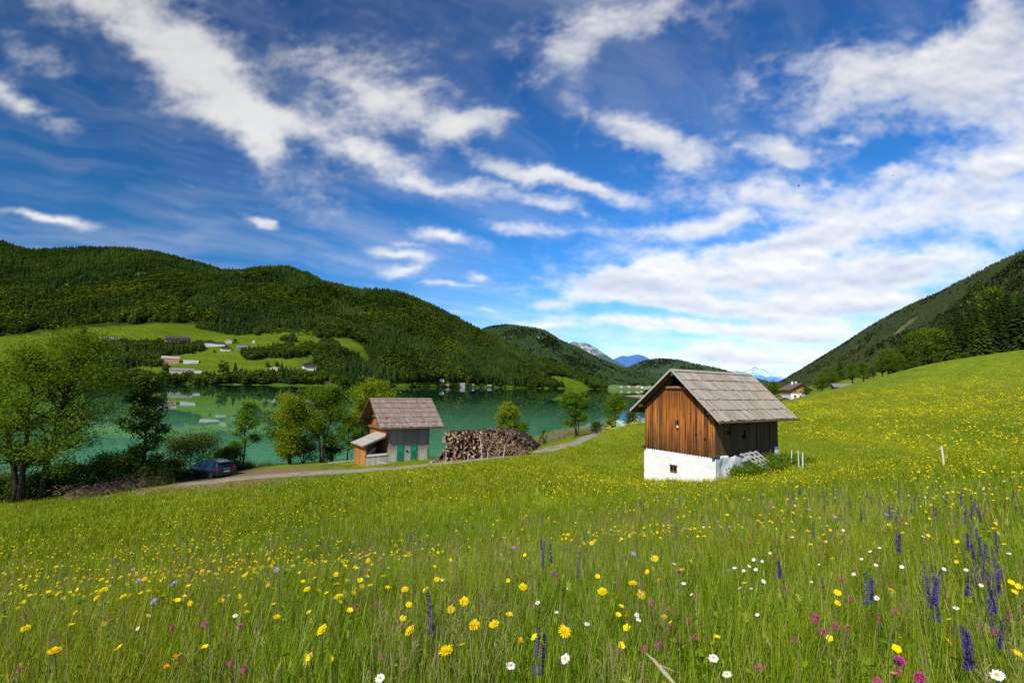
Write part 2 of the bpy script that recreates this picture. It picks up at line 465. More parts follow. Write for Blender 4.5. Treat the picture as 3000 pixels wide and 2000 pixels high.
sd = bpy.data.lights.new('sun', 'SUN'); sd.energy = 5.0; sd.angle = R(.5); sd.color = (1, .955, .88)
so = bpy.data.objects.new('sun', sd); COL.objects.link(so); so.rotation_euler = SUN.to_track_quat('Z', 'Y').to_euler()

# ------------------------------------------------------------------ terrain near the camera


def spaced(lo, hi, c, s0, g):
    a = [c]; s = s0
    while a[-1] < hi: a.append(a[-1]+s); s = s0*(1+max(0, a[-1]-c)*g)
    b = [c]
    while b[-1] > lo: s = s0*(1+max(0, c-b[-1])*g); b.append(b[-1]-s)
    return np.array(b[:0:-1]+a)


def grid_faces(ny, nx):
    i = np.arange((ny-1)*(nx-1)); r_ = i//(nx-1); c = i % (nx-1); a = r_*nx+c
    return np.c_[a, a+1, a+nx+1, a+nx]


gx = spaced(-110, 330, -2, .45, .022); gy = spaced(-12, 420, 6, .4, .016)
X, Y = np.meshgrid(gx, gy); Z = gz(X, Y)
me = raw_mesh('meadow_ground', np.c_[X.ravel(), Y.ravel(), Z.ravel()], grid_faces(len(gy), len(gx)), smooth=True)
rd = road_dist(X, Y).ravel()
att = me.attributes.new('road', 'FLOAT', 'POINT'); att.data.foreach_set('value', rd.astype(np.float32))
sidev = np.zeros(rd.shape, np.float32); ii = np.where(rd < 60)[0]
Xr, Yr = X.ravel(), Y.ravel()
for a in range(0, len(ii), 20000):
    j = ii[a:a+20000]; sidev[j] = np.sign(road_side(Xr[j], Yr[j]))
att = me.attributes.new('lakeside', 'FLOAT', 'POINT'); att.data.foreach_set('value', sidev)
m, t, o = mat('meadow_grass')
pos = t.add('ShaderNodeNewGeometry').outputs['Position']
sp = t.add('ShaderNodeSeparateXYZ', {0: pos}).outputs
nA = t.noise(pos, .05, 4, .6); nB = t.noise(pos, .6, 5, .65); nC = t.noise(t.scalev(pos, 1, 1, .4), 5, 5, .7)
col = t.mix(t.rng(nA, .35, .65), (.185, .26, .010), (.28, .33, .012))
col = t.mix(t.rng(nB, .38, .66), t.mix(1, col, (.62, .70, .7), 'MULTIPLY'), col)
col = t.mix(t.math('MULTIPLY', t.rng(nC, .35, .75), .5), col, (.05, .10, .010))
# flowering patches that are too far to be single blooms
vor = t.add('ShaderNodeTexVoronoi', {'Vector': pos, 'Scale': 1.7, 'Randomness': 1.0}).outputs['Distance']
fl = t.math('MULTIPLY', t.rng(vor, .26, .10), t.rng(t.noise(t.scalev(pos, 1, 1.6, 1), .10, 4, .6), .44, .60))
fl = t.math('MULTIPLY', fl, t.rng(sp[1], 40, 75))
col = t.mix(t.math('MULTIPLY', fl, .8), col, (.62, .48, .01))
mow = t.rng(t.noise(t.scalev(pos, 1, .35, 1), .16, 3), .52, .66)
col = t.mix(t.math('MULTIPLY', mow, .35), col, (.10, .10, .012))
rda = t.add('ShaderNodeAttribute', attribute_name='road').outputs['Fac']
lka = t.add('ShaderNodeAttribute', attribute_name='lakeside').outputs['Fac']
# worn earth beside the track by the car, shore silt
earth = t.mix(t.noise(pos, 3, 6, .7), (.13, .085, .04), (.30, .21, .11))
left_ = t.rng(sp[0], -13.5, -18)
em = t.math('MULTIPLY', t.rng(t.math('ADD', rda, t.math('MULTIPLY', t.math('SUBTRACT', nB, .5), 6)), 6.5, 4.2), left_)
col = t.mix(em, col, earth)
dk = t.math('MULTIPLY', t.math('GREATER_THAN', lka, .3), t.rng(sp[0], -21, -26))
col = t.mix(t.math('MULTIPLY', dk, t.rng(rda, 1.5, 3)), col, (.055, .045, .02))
silt = t.rng(sp[2], -9.75, -9.98)
col = t.mix(silt, col, (.20, .19, .09))
surf(t, o, col, .95, nC, .6, .12, .1)
me.materials.append(m)
link('ground', me, kind='structure')

# gravel track, a sheet just above the meadow
hw = 1.55
nrm = np.gradient(RD, axis=0); nrm /= np.hypot(*nrm.T)[:, None]; nrm = np.c_[-nrm[:, 1], nrm[:, 0]]
cols_ = np.linspace(-1, 1, 9)
V = []
for i, (p, n_) in enumerate(zip(RD, nrm)):
    w_ = hw*(1+.16*(vnoise(i*.33, 3.)-.5))
    for c in cols_:
        q = p+n_*c*w_; V.append((q[0], q[1]))
V = np.array(V); zs = gz(V[:, 0], V[:, 1]); cc_ = np.tile(cols_, len(RD))
V = np.c_[V, zs+.035-.03*np.abs(cc_)**4+.015*((np.abs(cc_) < .2))]
me = raw_mesh('track', V, grid_faces(len(RD), 9), smooth=True)
at = me.attributes.new('across', 'FLOAT', 'POINT'); at.data.foreach_set('value', cc_.astype(np.float32))
m, t, o = mat('gravel'); pos = t.add('ShaderNodeNewGeometry').outputs['Position']
ac = t.math('ABSOLUTE', t.add('ShaderNodeAttribute', attribute_name='across').outputs['Fac'])
nG = t.noise(pos, 9, 6, .7); nH = t.noise(pos, .9, 4)
col = t.mix(nG, (.20, .17, .13), (.40, .35, .29))
col = t.mix(t.rng(nH, .4, .7, 0, .5), col, (.18, .15, .10))
gm = t.math('MAXIMUM', t.rng(t.math('ADD', ac, t.math('MULTIPLY', t.math('SUBTRACT', nH, .5), .9)), .82, .98), t.math('MULTIPLY', t.rng(ac, .22, .08), t.rng(nH, .52, .62)))
col = t.mix(gm, col, (.12, .17, .02))
surf(t, o, col, .95, nG, .4, .03, .1); me.materials.append(m)
link('gravel_track', me, kind='structure')

# ------------------------------------------------------------------ lake
m, t, o = mat('lake_water'); pos = t.add('ShaderNodeNewGeometry').outputs['Position']
sp = t.add('ShaderNodeSeparateXYZ', {0: pos}).outputs
shal = t.rng(t.math('ADD', sp[1], t.math('MULTIPLY', t.noise(pos, .02, 3), 60)), 70, 330)
wc = t.mix(shal, (.105, .35, .19), (.008, .040, .024))
wc = t.mix(t.rng(t.noise(t.scalev(pos, .4, 1, 1), .03, 4), .4, .65, 0, .35), wc, (.07, .28, .13))
b1 = t.noise(t.scalev(pos, .35, 1, 1), .9, 3, .5)
ruf = t.rng(t.noise(t.scalev(pos, .25, 1, 1), .012, 3), .45, .7, .02, .11)
ruf = t.rng(t.noise(t.scalev(pos, .25, 1, 1), .012, 3), .45, .7, .008, .04)
bm = t.add('ShaderNodeBump', {'Strength': .025, 'Distance': .05, 'Height': b1}).outputs[0]
df = t.add('ShaderNodeBsdfDiffuse', {'Color': wc}); gl = t.add('ShaderNodeBsdfGlossy', {'Color': (.80, .90, .86, 1), 'Roughness': ruf, 'Normal': bm})
fr = t.add('ShaderNodeFresnel', {'IOR': 1.33}).outputs[0]
mxw = t.add('ShaderNodeMixShader', {0: t.math('MULTIPLY', fr, 1.0, clamp=True), 1: df.outputs[0], 2: gl.outputs[0]}); t.l.new(mxw.outputs[0], o.inputs[0])
lv = np.array([(-3000, 20), (4000, 20), (9000, 14000), (-9000, 14000)]); ly = np.array([20, 60, 120, 250, 500, 1000, 2500, 6000, 14000.])
V = []
for y in ly:
    k = (y-20)/13980
    for s in np.linspace(0, 1, 11): V.append(((-400-3000*k)+(s*(1200+7000*k)), y, LAKE))
link('lake_water', raw_mesh('lake_water', np.array(V), grid_faces(len(ly), 11), m), kind='structure')
# ------------------------------------------------------------------ hills beyond the lake


def hmat(name, c_forest, c_meadow, haze, hazef, rock=None, snow=None, fscale=.02, md='mead'):
    m, t, o = mat(name); pos = t.add('ShaderNodeNewGeometry').outputs['Position']
    n1 = t.noise(pos, fscale, 6, .65); n2 = t.noise(t.scalev(pos, 1, 1, .5), fscale*6, 5, .75); n3 = t.noise(pos, fscale*.18, 4)
    f = t.mix(t.rng(n2, .3, .7), [x*.45 for x in c_forest], [x*1.35 for x in c_forest])
    f = t.mix(t.rng(n3, .4, .62), f, t.mix(1, f, (1.5, 1.35, .9), 'MULTIPLY'))
    a = t.add('ShaderNodeAttribute', attribute_name=md).outputs['Fac']
    mc = t.mix(t.rng(n1, .3, .7), [x*.75 for x in c_meadow], [x*1.1 for x in c_meadow])
    st = t.noise(t.scalev(pos, .15, 1, 4), fscale*1.2, 3); mc = t.mix(t.rng(st, .45, .6, 0, .5), mc, [x*.7 for x in c_meadow])
    c = t.mix(a, f, mc)
    z = t.add('ShaderNodeSeparateXYZ', {0: pos}).outputs[2]
    if rock:
        ra = t.add('ShaderNodeAttribute', attribute_name='rock').outputs['Fac']
        rn = t.math('MULTIPLY', ra, t.rng(t.noise(t.scalev(pos, 1, 1, .35), fscale*2.5, 6, .75), .47, .56))
        c = t.mix(rn, c, rock)
    if snow:
        sn = t.rng(t.math('ADD', z, t.math('MULTIPLY', t.noise(pos, .0012, 7, .75), 900)), snow[0], snow[1])
        c = t.mix(t.math('MULTIPLY', sn, t.rng(t.noise(t.scalev(pos, 1, 1, .4), .0016, 6, .7), .40, .50)), c, snow[2])
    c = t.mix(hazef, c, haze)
    surf(t, o, c, 1., n2, 1.0, 6, 0.)
    return m


class Hill:
    """columns of (px, [(py, d), ...]) in world space, smooth between; keeps a sampler"""

    def __init__(s, name, cols, material, nx=260, ns=90, rough=18., rockf=None, meadf=None, seed=0, base_z=None):
        px = np.array([c[0] for c in cols], float); K = len(cols[0][1])
        kx = np.linspace(px[0], px[-1], nx)
        ky = np.array([[p[0] for p in c[1]] for c in cols]); kd = np.array([[p[1] for p in c[1]] for c in cols])
        def ip(a): return np.array([_smooth(kx, px, a[:, k]) for k in range(K)]).T
        PY, DD = ip(ky), ip(kd)
        s.s = np.linspace(0, K-1, ns); V = np.zeros((ns, nx, 3))
        for i in range(nx):
            y = np.interp(s.s, np.arange(K), PY[i]); d = np.interp(s.s, np.arange(K), DD[i])
            k = np.ones(5)/5
            a, b = (kx[i]-1500)/F_PX, (1000-y)/F_PX
            v = a*CR[None]+b[:, None]*CU[None]+CW[None]
            v = v*(d/v[:, 1])[:, None]
            v[:, 2] = np.convolve(np.pad(v[:, 2], 2, 'edge'), k, 'valid')*.5+v[:, 2]*.5
            V[:, i] = v
        ridge = (K-2)
        sn = s.s/ridge
        amp = np.clip(np.sin(np.clip(sn, 0, 1)*math.pi), 0, 1)[:, None]
        if base_z is None: amp = amp*np.clip((sn[:, None]-.15)*3, 0, 1)
        sc = 1/300. if rough < 30 else 1/900.
        n = fbm(V[..., 0]*sc+seed, V[..., 1]*sc*.7+seed, 5)-.47
        rv = np.abs(fbm(V[..., 0]*sc*1.3+9+seed, V[..., 1]*sc*.25, 4)-.47)
        V[..., 2] += (n*2-rv*2.5+.25)*rough*amp*2
        s.V = V; s.kx = kx; s.K = K; s.name = name
        me = raw_mesh(name, V.reshape(-1, 3), grid_faces(ns, nx), material, smooth=True)
        s.PXY = s.project(V)
        md = meadf(s.PXY[..., 0], s.PXY[..., 1], np.repeat(s.s[:, None], nx, 1)) if meadf else np.zeros((ns, nx))
        s.md = md
        at = me.attributes.new('mead', 'FLOAT', 'POINT'); at.data.foreach_set('value', md.astype(np.float32).ravel())
        rk = rockf(s.PXY[..., 0], s.PXY[..., 1]) if rockf else np.zeros((ns, nx))
        at = me.attributes.new('rock', 'FLOAT', 'POINT'); at.data.foreach_set('value', rk.astype(np.float32).ravel())
        link('hills', me, kind='structure'); s.me = me

    @staticmethod
    def project(V):
        d = V@CW
        return np.stack([1500+F_PX*(V@CR)/d, 1000-F_PX*(V@CU)/d], -1)

    def at(s, px, py):
        """first surface point seen at a photo pixel"""
        q = s.PXY; i = np.abs(s.kx-px).argmin(); colp = q[:, i]
        for k in range(len(colp)-1):
            if colp[k, 1] >= py > colp[k+1, 1]:
                f = (colp[k, 1]-py)/(colp[k, 1]-colp[k+1, 1]); return s.V[k, i]*(1-f)+s.V[k+1, i]*f
        return s.V[0, i]

    def sample(s, n, smin, smax, rng):
        """random surface points, density even over the ground"""
        ns, nx = s.V.shape[:2]
        A = np.linalg.norm(np.cross(s.V[1:, :-1]-s.V[:-1, :-1], s.V[:-1, 1:]-s.V[:-1, :-1]), axis=-1)
        ok = (s.s[:-1] >= smin) & (s.s[:-1] < smax); A = A*ok[:, None]
        # fewer on the far side, more where near
        idx = rng.choice(A.size, n, p=(A/A.sum()).ravel()); r_, c = idx//A.shape[1], idx % A.shape[1]
        u, v = rng.random(n)[:, None], rng.random(n)[:, None]
        p = (s.V[r_, c]*(1-u)+s.V[r_+1, c]*u)*(1-v)+(s.V[r_, c+1]*(1-u)+s.V[r_+1, c+1]*u)*v
        q = s.PXY[r_, c]*(1-v)+s.PXY[r_, c+1]*v
        return p, q, s.md[r_, c]


def _smooth(x, xp, fp):
    """monotone-ish interpolation: linear then softened"""
    y = np.interp(x, xp, fp); k = np.hanning(7); k /= k.sum()
    return np.convolve(np.pad(y, 3, 'edge'), k, 'valid')


def H(px): return 1130+ROLL*(px-1500)


def ell(x, y, cx, cy, rx, ry):
    return ((x-cx)/rx)**2+((y-cy)/ry)**2


def ridge(pts, px): return float(np.interp(px, [p[0] for p in pts], [p[1] for p in pts]))


# silhouettes read from the photo (3000 px wide)
RA = [(-900, 640), (-300, 690), (-100, 700), (0, 712), (40, 722), (76, 738), (150, 736), (240, 732), (357, 731), (420, 740), (510, 755), (574, 774), (650, 796), (690, 800), (760, 800), (900, 830), (1000, 900)]
RB = [(470, 962), (520, 925), (560, 895), (640, 842), (700, 806), (765, 792), (842, 794), (893, 810), (950, 836), (1000, 846), (1052, 857), (1122, 857), (1186, 870), (1275, 908), (1352, 946), (1416, 980), (1500, 1022), (1600, 1064), (1680, 1094), (1740, 1116), (1780, 1132)]
YT = [(-900, 1010), (0, 985), (150, 970), (255, 957), (380, 950), (470, 942), (560, 946), (650, 955), (730, 962), (860, 966), (1000, 975), (1060, 1010), (1120, 1110)]
SH = lambda px: float(np.interp(px, [-900, 0, 600, 900, 1200, 1500, 1700, 2000], [850, 850, 900, 1000, 1350, 2100, 2900, 3300]))
SY = lambda px: H(px)+15000/SH(px)


def colA(px):
    yt = ridge(YT, px); yr = ridge(RA, px); d = SH(px)
    return [(H(px)+26000/(d-30), d-30), (SY(px), d), (H(px)-14, d+130), (1040+(px-600)*.01, d+260), (yt, d+620), (yt*.5+yr*.5, d+1150), (yr, d+1850), (yr+60, d+2700)]


def meadA(x, y, s):
    top = np.interp(x, [p[0] for p in YT], [p[1] for p in YT])
    return np.clip((y-top)/6., 0, 1)*np.clip((s-.9)/.1, 0, 1)


def clearA(x, y):
    return (ell(x+(y-845)*1.7, y, 185, 845, 17, 44) < 1) | (ell(x, y, 405, 808, 24, 9) < 1) | (ell(x+(y-905)*1.6, y, 520, 905, 16, 34) < 1) | (ell(x, y, 60, 905, 12, 20) < 1)


MF = hmat('hill_forest', (.030, .052, .008), (.13, .20, .014), (.30, .42, .55), .0)
HA = Hill('hills', [(p, colA(p)) for p in (-900, -500, -200, 0, 80, 150, 255, 380, 470, 560, 650, 730, 860, 1000, 1060, 1120)], MF, nx=300, ns=110, rough=44., meadf=lambda x, y, s: np.maximum(meadA(x, y, s), clearA(x, y)*.8), seed=3.)


def colB(px):
    yt = ridge(YT, px)+6; yr = ridge(RB, px); d = SH(px); k = np.clip((px-470)/300., 0, 1)
    d0 = np.interp(px, [470, 980, 1010, 1130], [d+560, d+420, d-30, d-30])
    y0 = np.interp(px, [470, 980, 1010, 1130], [yt+25, yt+40, H(px)+26000/(d-30), H(px)+26000/(d-30)])
    d1 = np.interp(px, [470, 980, 1010, 1130], [d+620, d+520, d, d]); y1 = np.interp(px, [470, 980, 1010, 1130], [yt, yt+12, SY(px), SY(px)])
    dr = d+620+k*650 if px < 1100 else np.interp(px, [1100, 1300, 1617, 1780], [d+1150, d+1000, d+420, d+150])
    yr = min(yr, y1-4)
    return [(y0, d0), (y1, d1), (y1*.66+yr*.34, d1*.7+dr*.3), (y1*.33+yr*.67, d1*.38+dr*.62), (yr, dr), (yr+50, dr+600)]


def clearB(x, y):
    return (ell(x, y, 545+(900-y)*.9, 895, 15, 26) < 1) | (ell(x-(y-885)*.4, y, 990, 885, 9, 24) < 1) | (ell(x-(y-930)*2., y, 880, 935, 9, 16) < 1) | (ell(x+(y-960)*1.5, y, 1230, 990, 10, 20) < 1) | (ell(x-(y-925)*1.2, y, 1075, 925, 22, 10) < 1)


HB = Hill('hills', [(p, colB(p)) for p in (470, 520, 560, 600, 640, 700, 765, 842, 893, 950, 1000, 1052, 1100, 1140, 1186, 1275, 1352, 1416, 1500, 1600, 1680, 1740, 1780)], MF, nx=300, ns=90, rough=29., meadf=lambda x, y, s: np.maximum(np.maximum(clearB(x, y)*.75, (ell(x-(1120-y)*-2.2, y, 1660, 1120, 45, 20) < 1)*1.), (x > 1140)*(y > H(x)-1)*(s < 1.3)*.9), seed=8.)


def simple_hill(pts, dr, d0, material, ext=2, rough=40., nx=160, ns=50, seed=0, base=12, rockf=None, meadf=None, s_=None, name='hills'):
    def c(px):
        yr = ridge(pts, px); a = d0(px) if callable(d0) else d0; b = dr(px) if callable(dr) else dr
        yb = H(px)+base
        return [(yb, a), (yb*.72+yr*.28, a*.66+b*.34), (yb*.35+yr*.65, a*.3+b*.7), (yr, b), (yr+30, b*1.25)]
    return Hill(name, [(p[0], c(p[0])) for p in pts], material, nx, ns, rough, rockf, meadf, seed, base_z=0)


R3 = [(1200, 1090), (1300, 1030), (1370, 985), (1403, 969), (1441, 957), (1480, 953), (1531, 959), (1582, 966), (1607, 976), (1645, 1001), (1696, 1022), (1760, 1056), (1850, 1088), (1913, 1106), (2000, 1122), (2080, 1130)]
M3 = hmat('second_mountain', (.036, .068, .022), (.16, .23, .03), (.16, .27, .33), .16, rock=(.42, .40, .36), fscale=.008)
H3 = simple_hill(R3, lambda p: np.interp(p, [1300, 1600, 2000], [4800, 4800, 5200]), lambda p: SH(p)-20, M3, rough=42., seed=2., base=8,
                 rockf=lambda x, y: (ell(x, y, 1600, 985, 28, 10) < 1)*1.+(ell(x-(y-1030)*1.8, y, 1690, 1030, 30, 14) < 1)*1.+(ell(x, y, 1440, 975, 60, 12) < 1)*.5,
                 meadf=lambda x, y, s: np.maximum((y > H(x)-9)*(x > 1640)*1., (ell(x, y+(x-1700)*-.12, 1690, 1119, 60, 8) < 1)*1.))
R4 = [(1560, 1080), (1620, 1035), (1658, 1008), (1680, 997), (1696, 1003), (1715, 1001), (1738, 1012), (1760, 1027), (1798, 1052), (1850, 1080), (1950, 1108), (2050, 1126)]
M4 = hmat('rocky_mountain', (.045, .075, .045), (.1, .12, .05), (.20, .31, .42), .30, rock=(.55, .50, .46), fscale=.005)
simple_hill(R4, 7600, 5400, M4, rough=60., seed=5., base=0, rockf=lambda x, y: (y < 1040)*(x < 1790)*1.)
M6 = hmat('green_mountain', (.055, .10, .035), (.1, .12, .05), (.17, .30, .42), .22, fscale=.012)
R6 = [(1700, 1120), (1800, 1087), (1837, 1071), (1888, 1050), (1938, 1043), (1989, 1049), (2040, 1061), (2104, 1073), (2168, 1092), (2296, 1124), (2400, 1142)]
R6 = [(a, b+9) for a, b in R6]
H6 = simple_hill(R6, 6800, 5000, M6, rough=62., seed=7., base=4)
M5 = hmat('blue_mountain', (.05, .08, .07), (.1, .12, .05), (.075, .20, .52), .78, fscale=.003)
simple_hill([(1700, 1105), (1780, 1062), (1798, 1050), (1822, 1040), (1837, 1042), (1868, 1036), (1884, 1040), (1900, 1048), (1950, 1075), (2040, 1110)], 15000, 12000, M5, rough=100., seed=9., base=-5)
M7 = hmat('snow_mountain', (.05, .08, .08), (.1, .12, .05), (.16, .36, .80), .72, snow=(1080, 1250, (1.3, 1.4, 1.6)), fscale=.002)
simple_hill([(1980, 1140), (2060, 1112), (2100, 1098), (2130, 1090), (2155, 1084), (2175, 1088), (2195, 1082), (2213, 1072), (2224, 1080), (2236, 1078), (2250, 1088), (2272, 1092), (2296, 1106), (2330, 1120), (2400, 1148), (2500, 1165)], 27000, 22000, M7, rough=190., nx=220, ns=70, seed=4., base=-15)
R8 = [(2200, 1148), (2260, 1138), (2290, 1124), (2321, 1103), (2372, 1071), (2423, 1040), (2487, 1001), (2551, 959), (2615, 925), (2678, 893), (2742, 867), (2806, 835), (2870, 803), (2934, 772), (3000, 742), (3200, 660), (3600, 520), (4200, 400)]
M8 = hmat('right_mountain', (.036, .044, .022), (.15, .19, .05), (.22, .26, .28), .12, rock=(.30, .25, .16), fscale=.01)
H8 = simple_hill(R8, lambda p: np.interp(p, [2200, 2300, 2600, 3000, 4200], [4200, 3600, 2500, 1700, 1300]), lambda p: np.interp(p, [2200, 2300, 2450, 2700, 3000, 4200], [1800, 1500, 900, 420, 380, 380]), M8, rough=28., nx=260, ns=80, seed=6., base=4,
                 rockf=lambda x, y: (ell(x-(980-y)*1.2, y, 2625, 965, 10, 26) < 1)*.6, meadf=lambda x, y, s: ((ell(x-(970-y)*1.1, y, 2640, 965, 14, 38) < 1) | (ell(x-(1020-y)*1.3, y, 2510, 1015, 9, 12) < 1))*.8)
# valley floor joining everything, one sheet out to the horizon
V = []
for y in (300, 900, 3000, 9000, 30000, 80000):
    for k in np.linspace(-1.3, 1.3, 9): V.append((k*y*(1 if k > 0 else 1), y, -22. if y < 10000 else -30))
link('valley_ground', raw_mesh('valley_ground', np.array(V), grid_faces(6, 9), M3), kind='structure')
# ------------------------------------------------------------------ materials of the built things


def planks(name, c1, c2, dark=None, darkz=None, scale=1., grey=None, top=None):
    """weathered boards: every board its own tone, grain along the board (local z unless rotated)"""
    m, t, o = mat(name); tc = t.add('ShaderNodeTexCoord').outputs['Object']
    rnd = t.add('ShaderNodeNewGeometry').outputs['Random Per Island']
    g = t.noise(t.scalev(tc, 22*scale, 22*scale, .9*scale), 1.0, 5, .7)
    g2 = t.noise(t.scalev(tc, 60*scale, 60*scale, 2*scale), 1.0, 3, .6)
    col = t.mix(t.math('ADD', t.math('MULTIPLY', rnd, .65), t.math('MULTIPLY', t.rng(g, .3, .7), .45), clamp=True), c1, c2)
    kn = t.rng(t.add('ShaderNodeTexVoronoi', {'Vector': t.scalev(tc, 5, 5, 1.6), 'Scale': 1.0}).outputs['Distance'], .07, .13, .0, 1)
    col = t.mix(kn, [x*.3 for x in c1], col)
    z = t.add('ShaderNodeSeparateXYZ', {0: tc}).outputs[2]
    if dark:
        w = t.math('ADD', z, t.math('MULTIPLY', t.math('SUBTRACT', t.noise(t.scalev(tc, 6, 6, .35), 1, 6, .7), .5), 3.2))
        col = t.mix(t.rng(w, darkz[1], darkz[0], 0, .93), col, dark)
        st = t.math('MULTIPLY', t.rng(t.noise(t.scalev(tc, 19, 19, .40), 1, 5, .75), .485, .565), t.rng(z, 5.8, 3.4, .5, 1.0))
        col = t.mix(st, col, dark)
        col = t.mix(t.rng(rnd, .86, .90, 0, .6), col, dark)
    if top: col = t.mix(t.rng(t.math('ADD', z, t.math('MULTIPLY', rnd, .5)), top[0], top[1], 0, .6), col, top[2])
    if grey: col = t.mix(t.rng(g2, .4, .7, 0, .6), col, grey)
    surf(t, o, col, .85, t.math('ADD', g, t.math('MULTIPLY', g2, .5)), .5, .01, .2)
    return m


def shingles(name, c1, c2, moss, axis):
    m, t, o = mat(name); tc = t.add('ShaderNodeTexCoord').outputs['Object']
    rnd = t.add('ShaderNodeNewGeometry').outputs['Random Per Island']
    s3 = (16, 2.0, 2.0) if axis == 0 else (2, 16, 16)
    g = t.noise(t.scalev(tc, *s3), 1, 6, .75)
    col = t.mix(t.math('ADD', t.math('MULTIPLY', rnd, .6), t.math('MULTIPLY', t.rng(g, .3, .7), .5), clamp=True), c1, c2)
    n = t.rng(t.noise(tc, 1.3, 5, .7), .5, .68, 0, .5)
    col = t.mix(n, col, moss)
    dk = t.rng(t.noise(t.scalev(tc, *[x*1.8 for x in s3]), 1, 3), .56, .66, 0, .55)
    col = t.mix(dk, col, [x*.35 for x in c1])
    surf(t, o, col, .9, g, .6, .015, .15)
    return m


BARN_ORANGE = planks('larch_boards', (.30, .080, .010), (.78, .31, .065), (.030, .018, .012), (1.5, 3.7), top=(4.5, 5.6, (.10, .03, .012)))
BARN_DARK = planks('dark_boards', (.050, .031, .017), (.15, .092, .048))
BEAM = planks('beam_wood', (.10, .055, .03), (.20, .11, .06), grey=(.2, .17, .13))
SHING1 = shingles('roof_shingles', (.28, .225, .175), (.50, .43, .34), (.17, .16, .08), 0)
SHING2 = shingles('roof_shingles_brown', (.20, .145, .115), (.34, .26, .21), (.17, .13, .09), 0)
GREYWOOD = simple('grey_wood', (.38, .36, .32), .85, .1, .4, 12)
BLACK = simple('dark_opening', (.008, .006, .005), .9, .05, .1)
GREEN = simple('green_paint', (.006, .20, .095), .55, .4, .3, 9)
WHITEPAINT = simple('white_paint', (.72, .70, .64), .6, .3, .15, 6)
m, t, o = mat('whitewash'); tc = t.add('ShaderNodeTexCoord').outputs['Object']
n = t.noise(tc, 2.2, 7, .7); n2 = t.noise(tc, 9, 5, .7); z = t.add('ShaderNodeSeparateXYZ', {0: tc}).outputs[2]
col = t.mix(t.rng(n, .35, .7), (.86, .85, .82), (.70, .69, .66))
col = t.mix(t.math('MULTIPLY', t.rng(t.math('ADD', z, t.math('MULTIPLY', n2, .5)), .75, .2), .5), col, (.42, .40, .30))
col = t.mix(t.rng(t.noise(t.scalev(tc, 7, 7, .6), 1, 5, .7), .6, .75, 0, .25), col, (.45, .42, .36))
surf(t, o, col, .9, t.math('ADD', n, t.math('MULTIPLY', n2, .5)), .5, .05, .1); WHITEWASH = m


def board_wall(mb, axis, c, a0, a1, zb, zt, w=.2, th=.035, out=-1, gap=.008, m=0, seed=0, jit=.02):
    """vertical boards: axis 0 -> wall in the plane y=c running along x; axis 1 -> plane x=c along y"""
    rg = random.Random(seed); a = a0
    while a < a1-.02:
        ww = min(w*rg.uniform(.75, 1.25), a1-a); b = a+ww; mid = (a+b)/2
        z0 = (zb(mid) if callable(zb) else zb)-rg.uniform(0, jit*1.6)
        ta = zt(a) if callable(zt) else zt; tb = zt(b) if callable(zt) else zt
        o0 = c+out*rg.uniform(-.3, 1)*.012; o1 = o0+out*th
        A, B = a+gap/2, b-gap/2
        for_ = [(A, z0), (B, z0), (B, tb), (A, ta)]
        if axis == 0: V = [(p, o0, q) for p, q in for_]+[(p, o1, q) for p, q in for_]
        else: V = [(o0, p, q) for p, q in for_]+[(o1, p, q) for p, q in for_]
        mb.add(V, [(0, 1, 2, 3), (7, 6, 5, 4), (0, 4, 5, 1), (1, 5, 6, 2), (2, 6, 7, 3), (3, 7, 4, 0)], m)
        a = b
    return mb


def shingle_roof(mb, x0, x1, ridge_yz, eave_yz, courses, bw=.24, th=.03, seed=0, lift=.055):
    """overlapping board courses on one slope; boards run down the slope"""
    rg = random.Random(seed)
    ry, rz = ridge_yz; ey, ez = eave_yz
    L = math.hypot(ey-ry, ez-rz); dy_, dz_ = (ey-ry)/L, (ez-rz)/L; ny, nz = -dz_, dy_
    if nz < 0: ny, nz = -ny, -nz
    cl = L/courses
    for k in range(courses):
        s0 = max(0, k*cl-.12); s1 = (k+1)*cl; x = x0
        while x < x1-.02:
            w = min(bw*rg.uniform(.6, 1.35), x1-x); b = x+w
            e = s1+rg.uniform(-.03, .05); l0 = .005+rg.uniform(0, .008); l1 = lift+rg.uniform(-.012, .022)
            V = []
            for (s, l) in ((s0, l0), (e, l1)):
                for xx in (x+.004, b-.004):
                    for tt in (0, th):
                        V.append((xx, ry+dy_*s+ny*(l+tt), rz+dz_*s+nz*(l+tt)))
            # V order: s0:x0(t0,t1),x1(t0,t1); s1: ...
            mb.add(V, [(0, 2, 6, 4), (1, 5, 7, 3), (0, 4, 5, 1), (2, 3, 7, 6), (4, 6, 7, 5), (0, 1, 3, 2)])
            x = b
    return mb


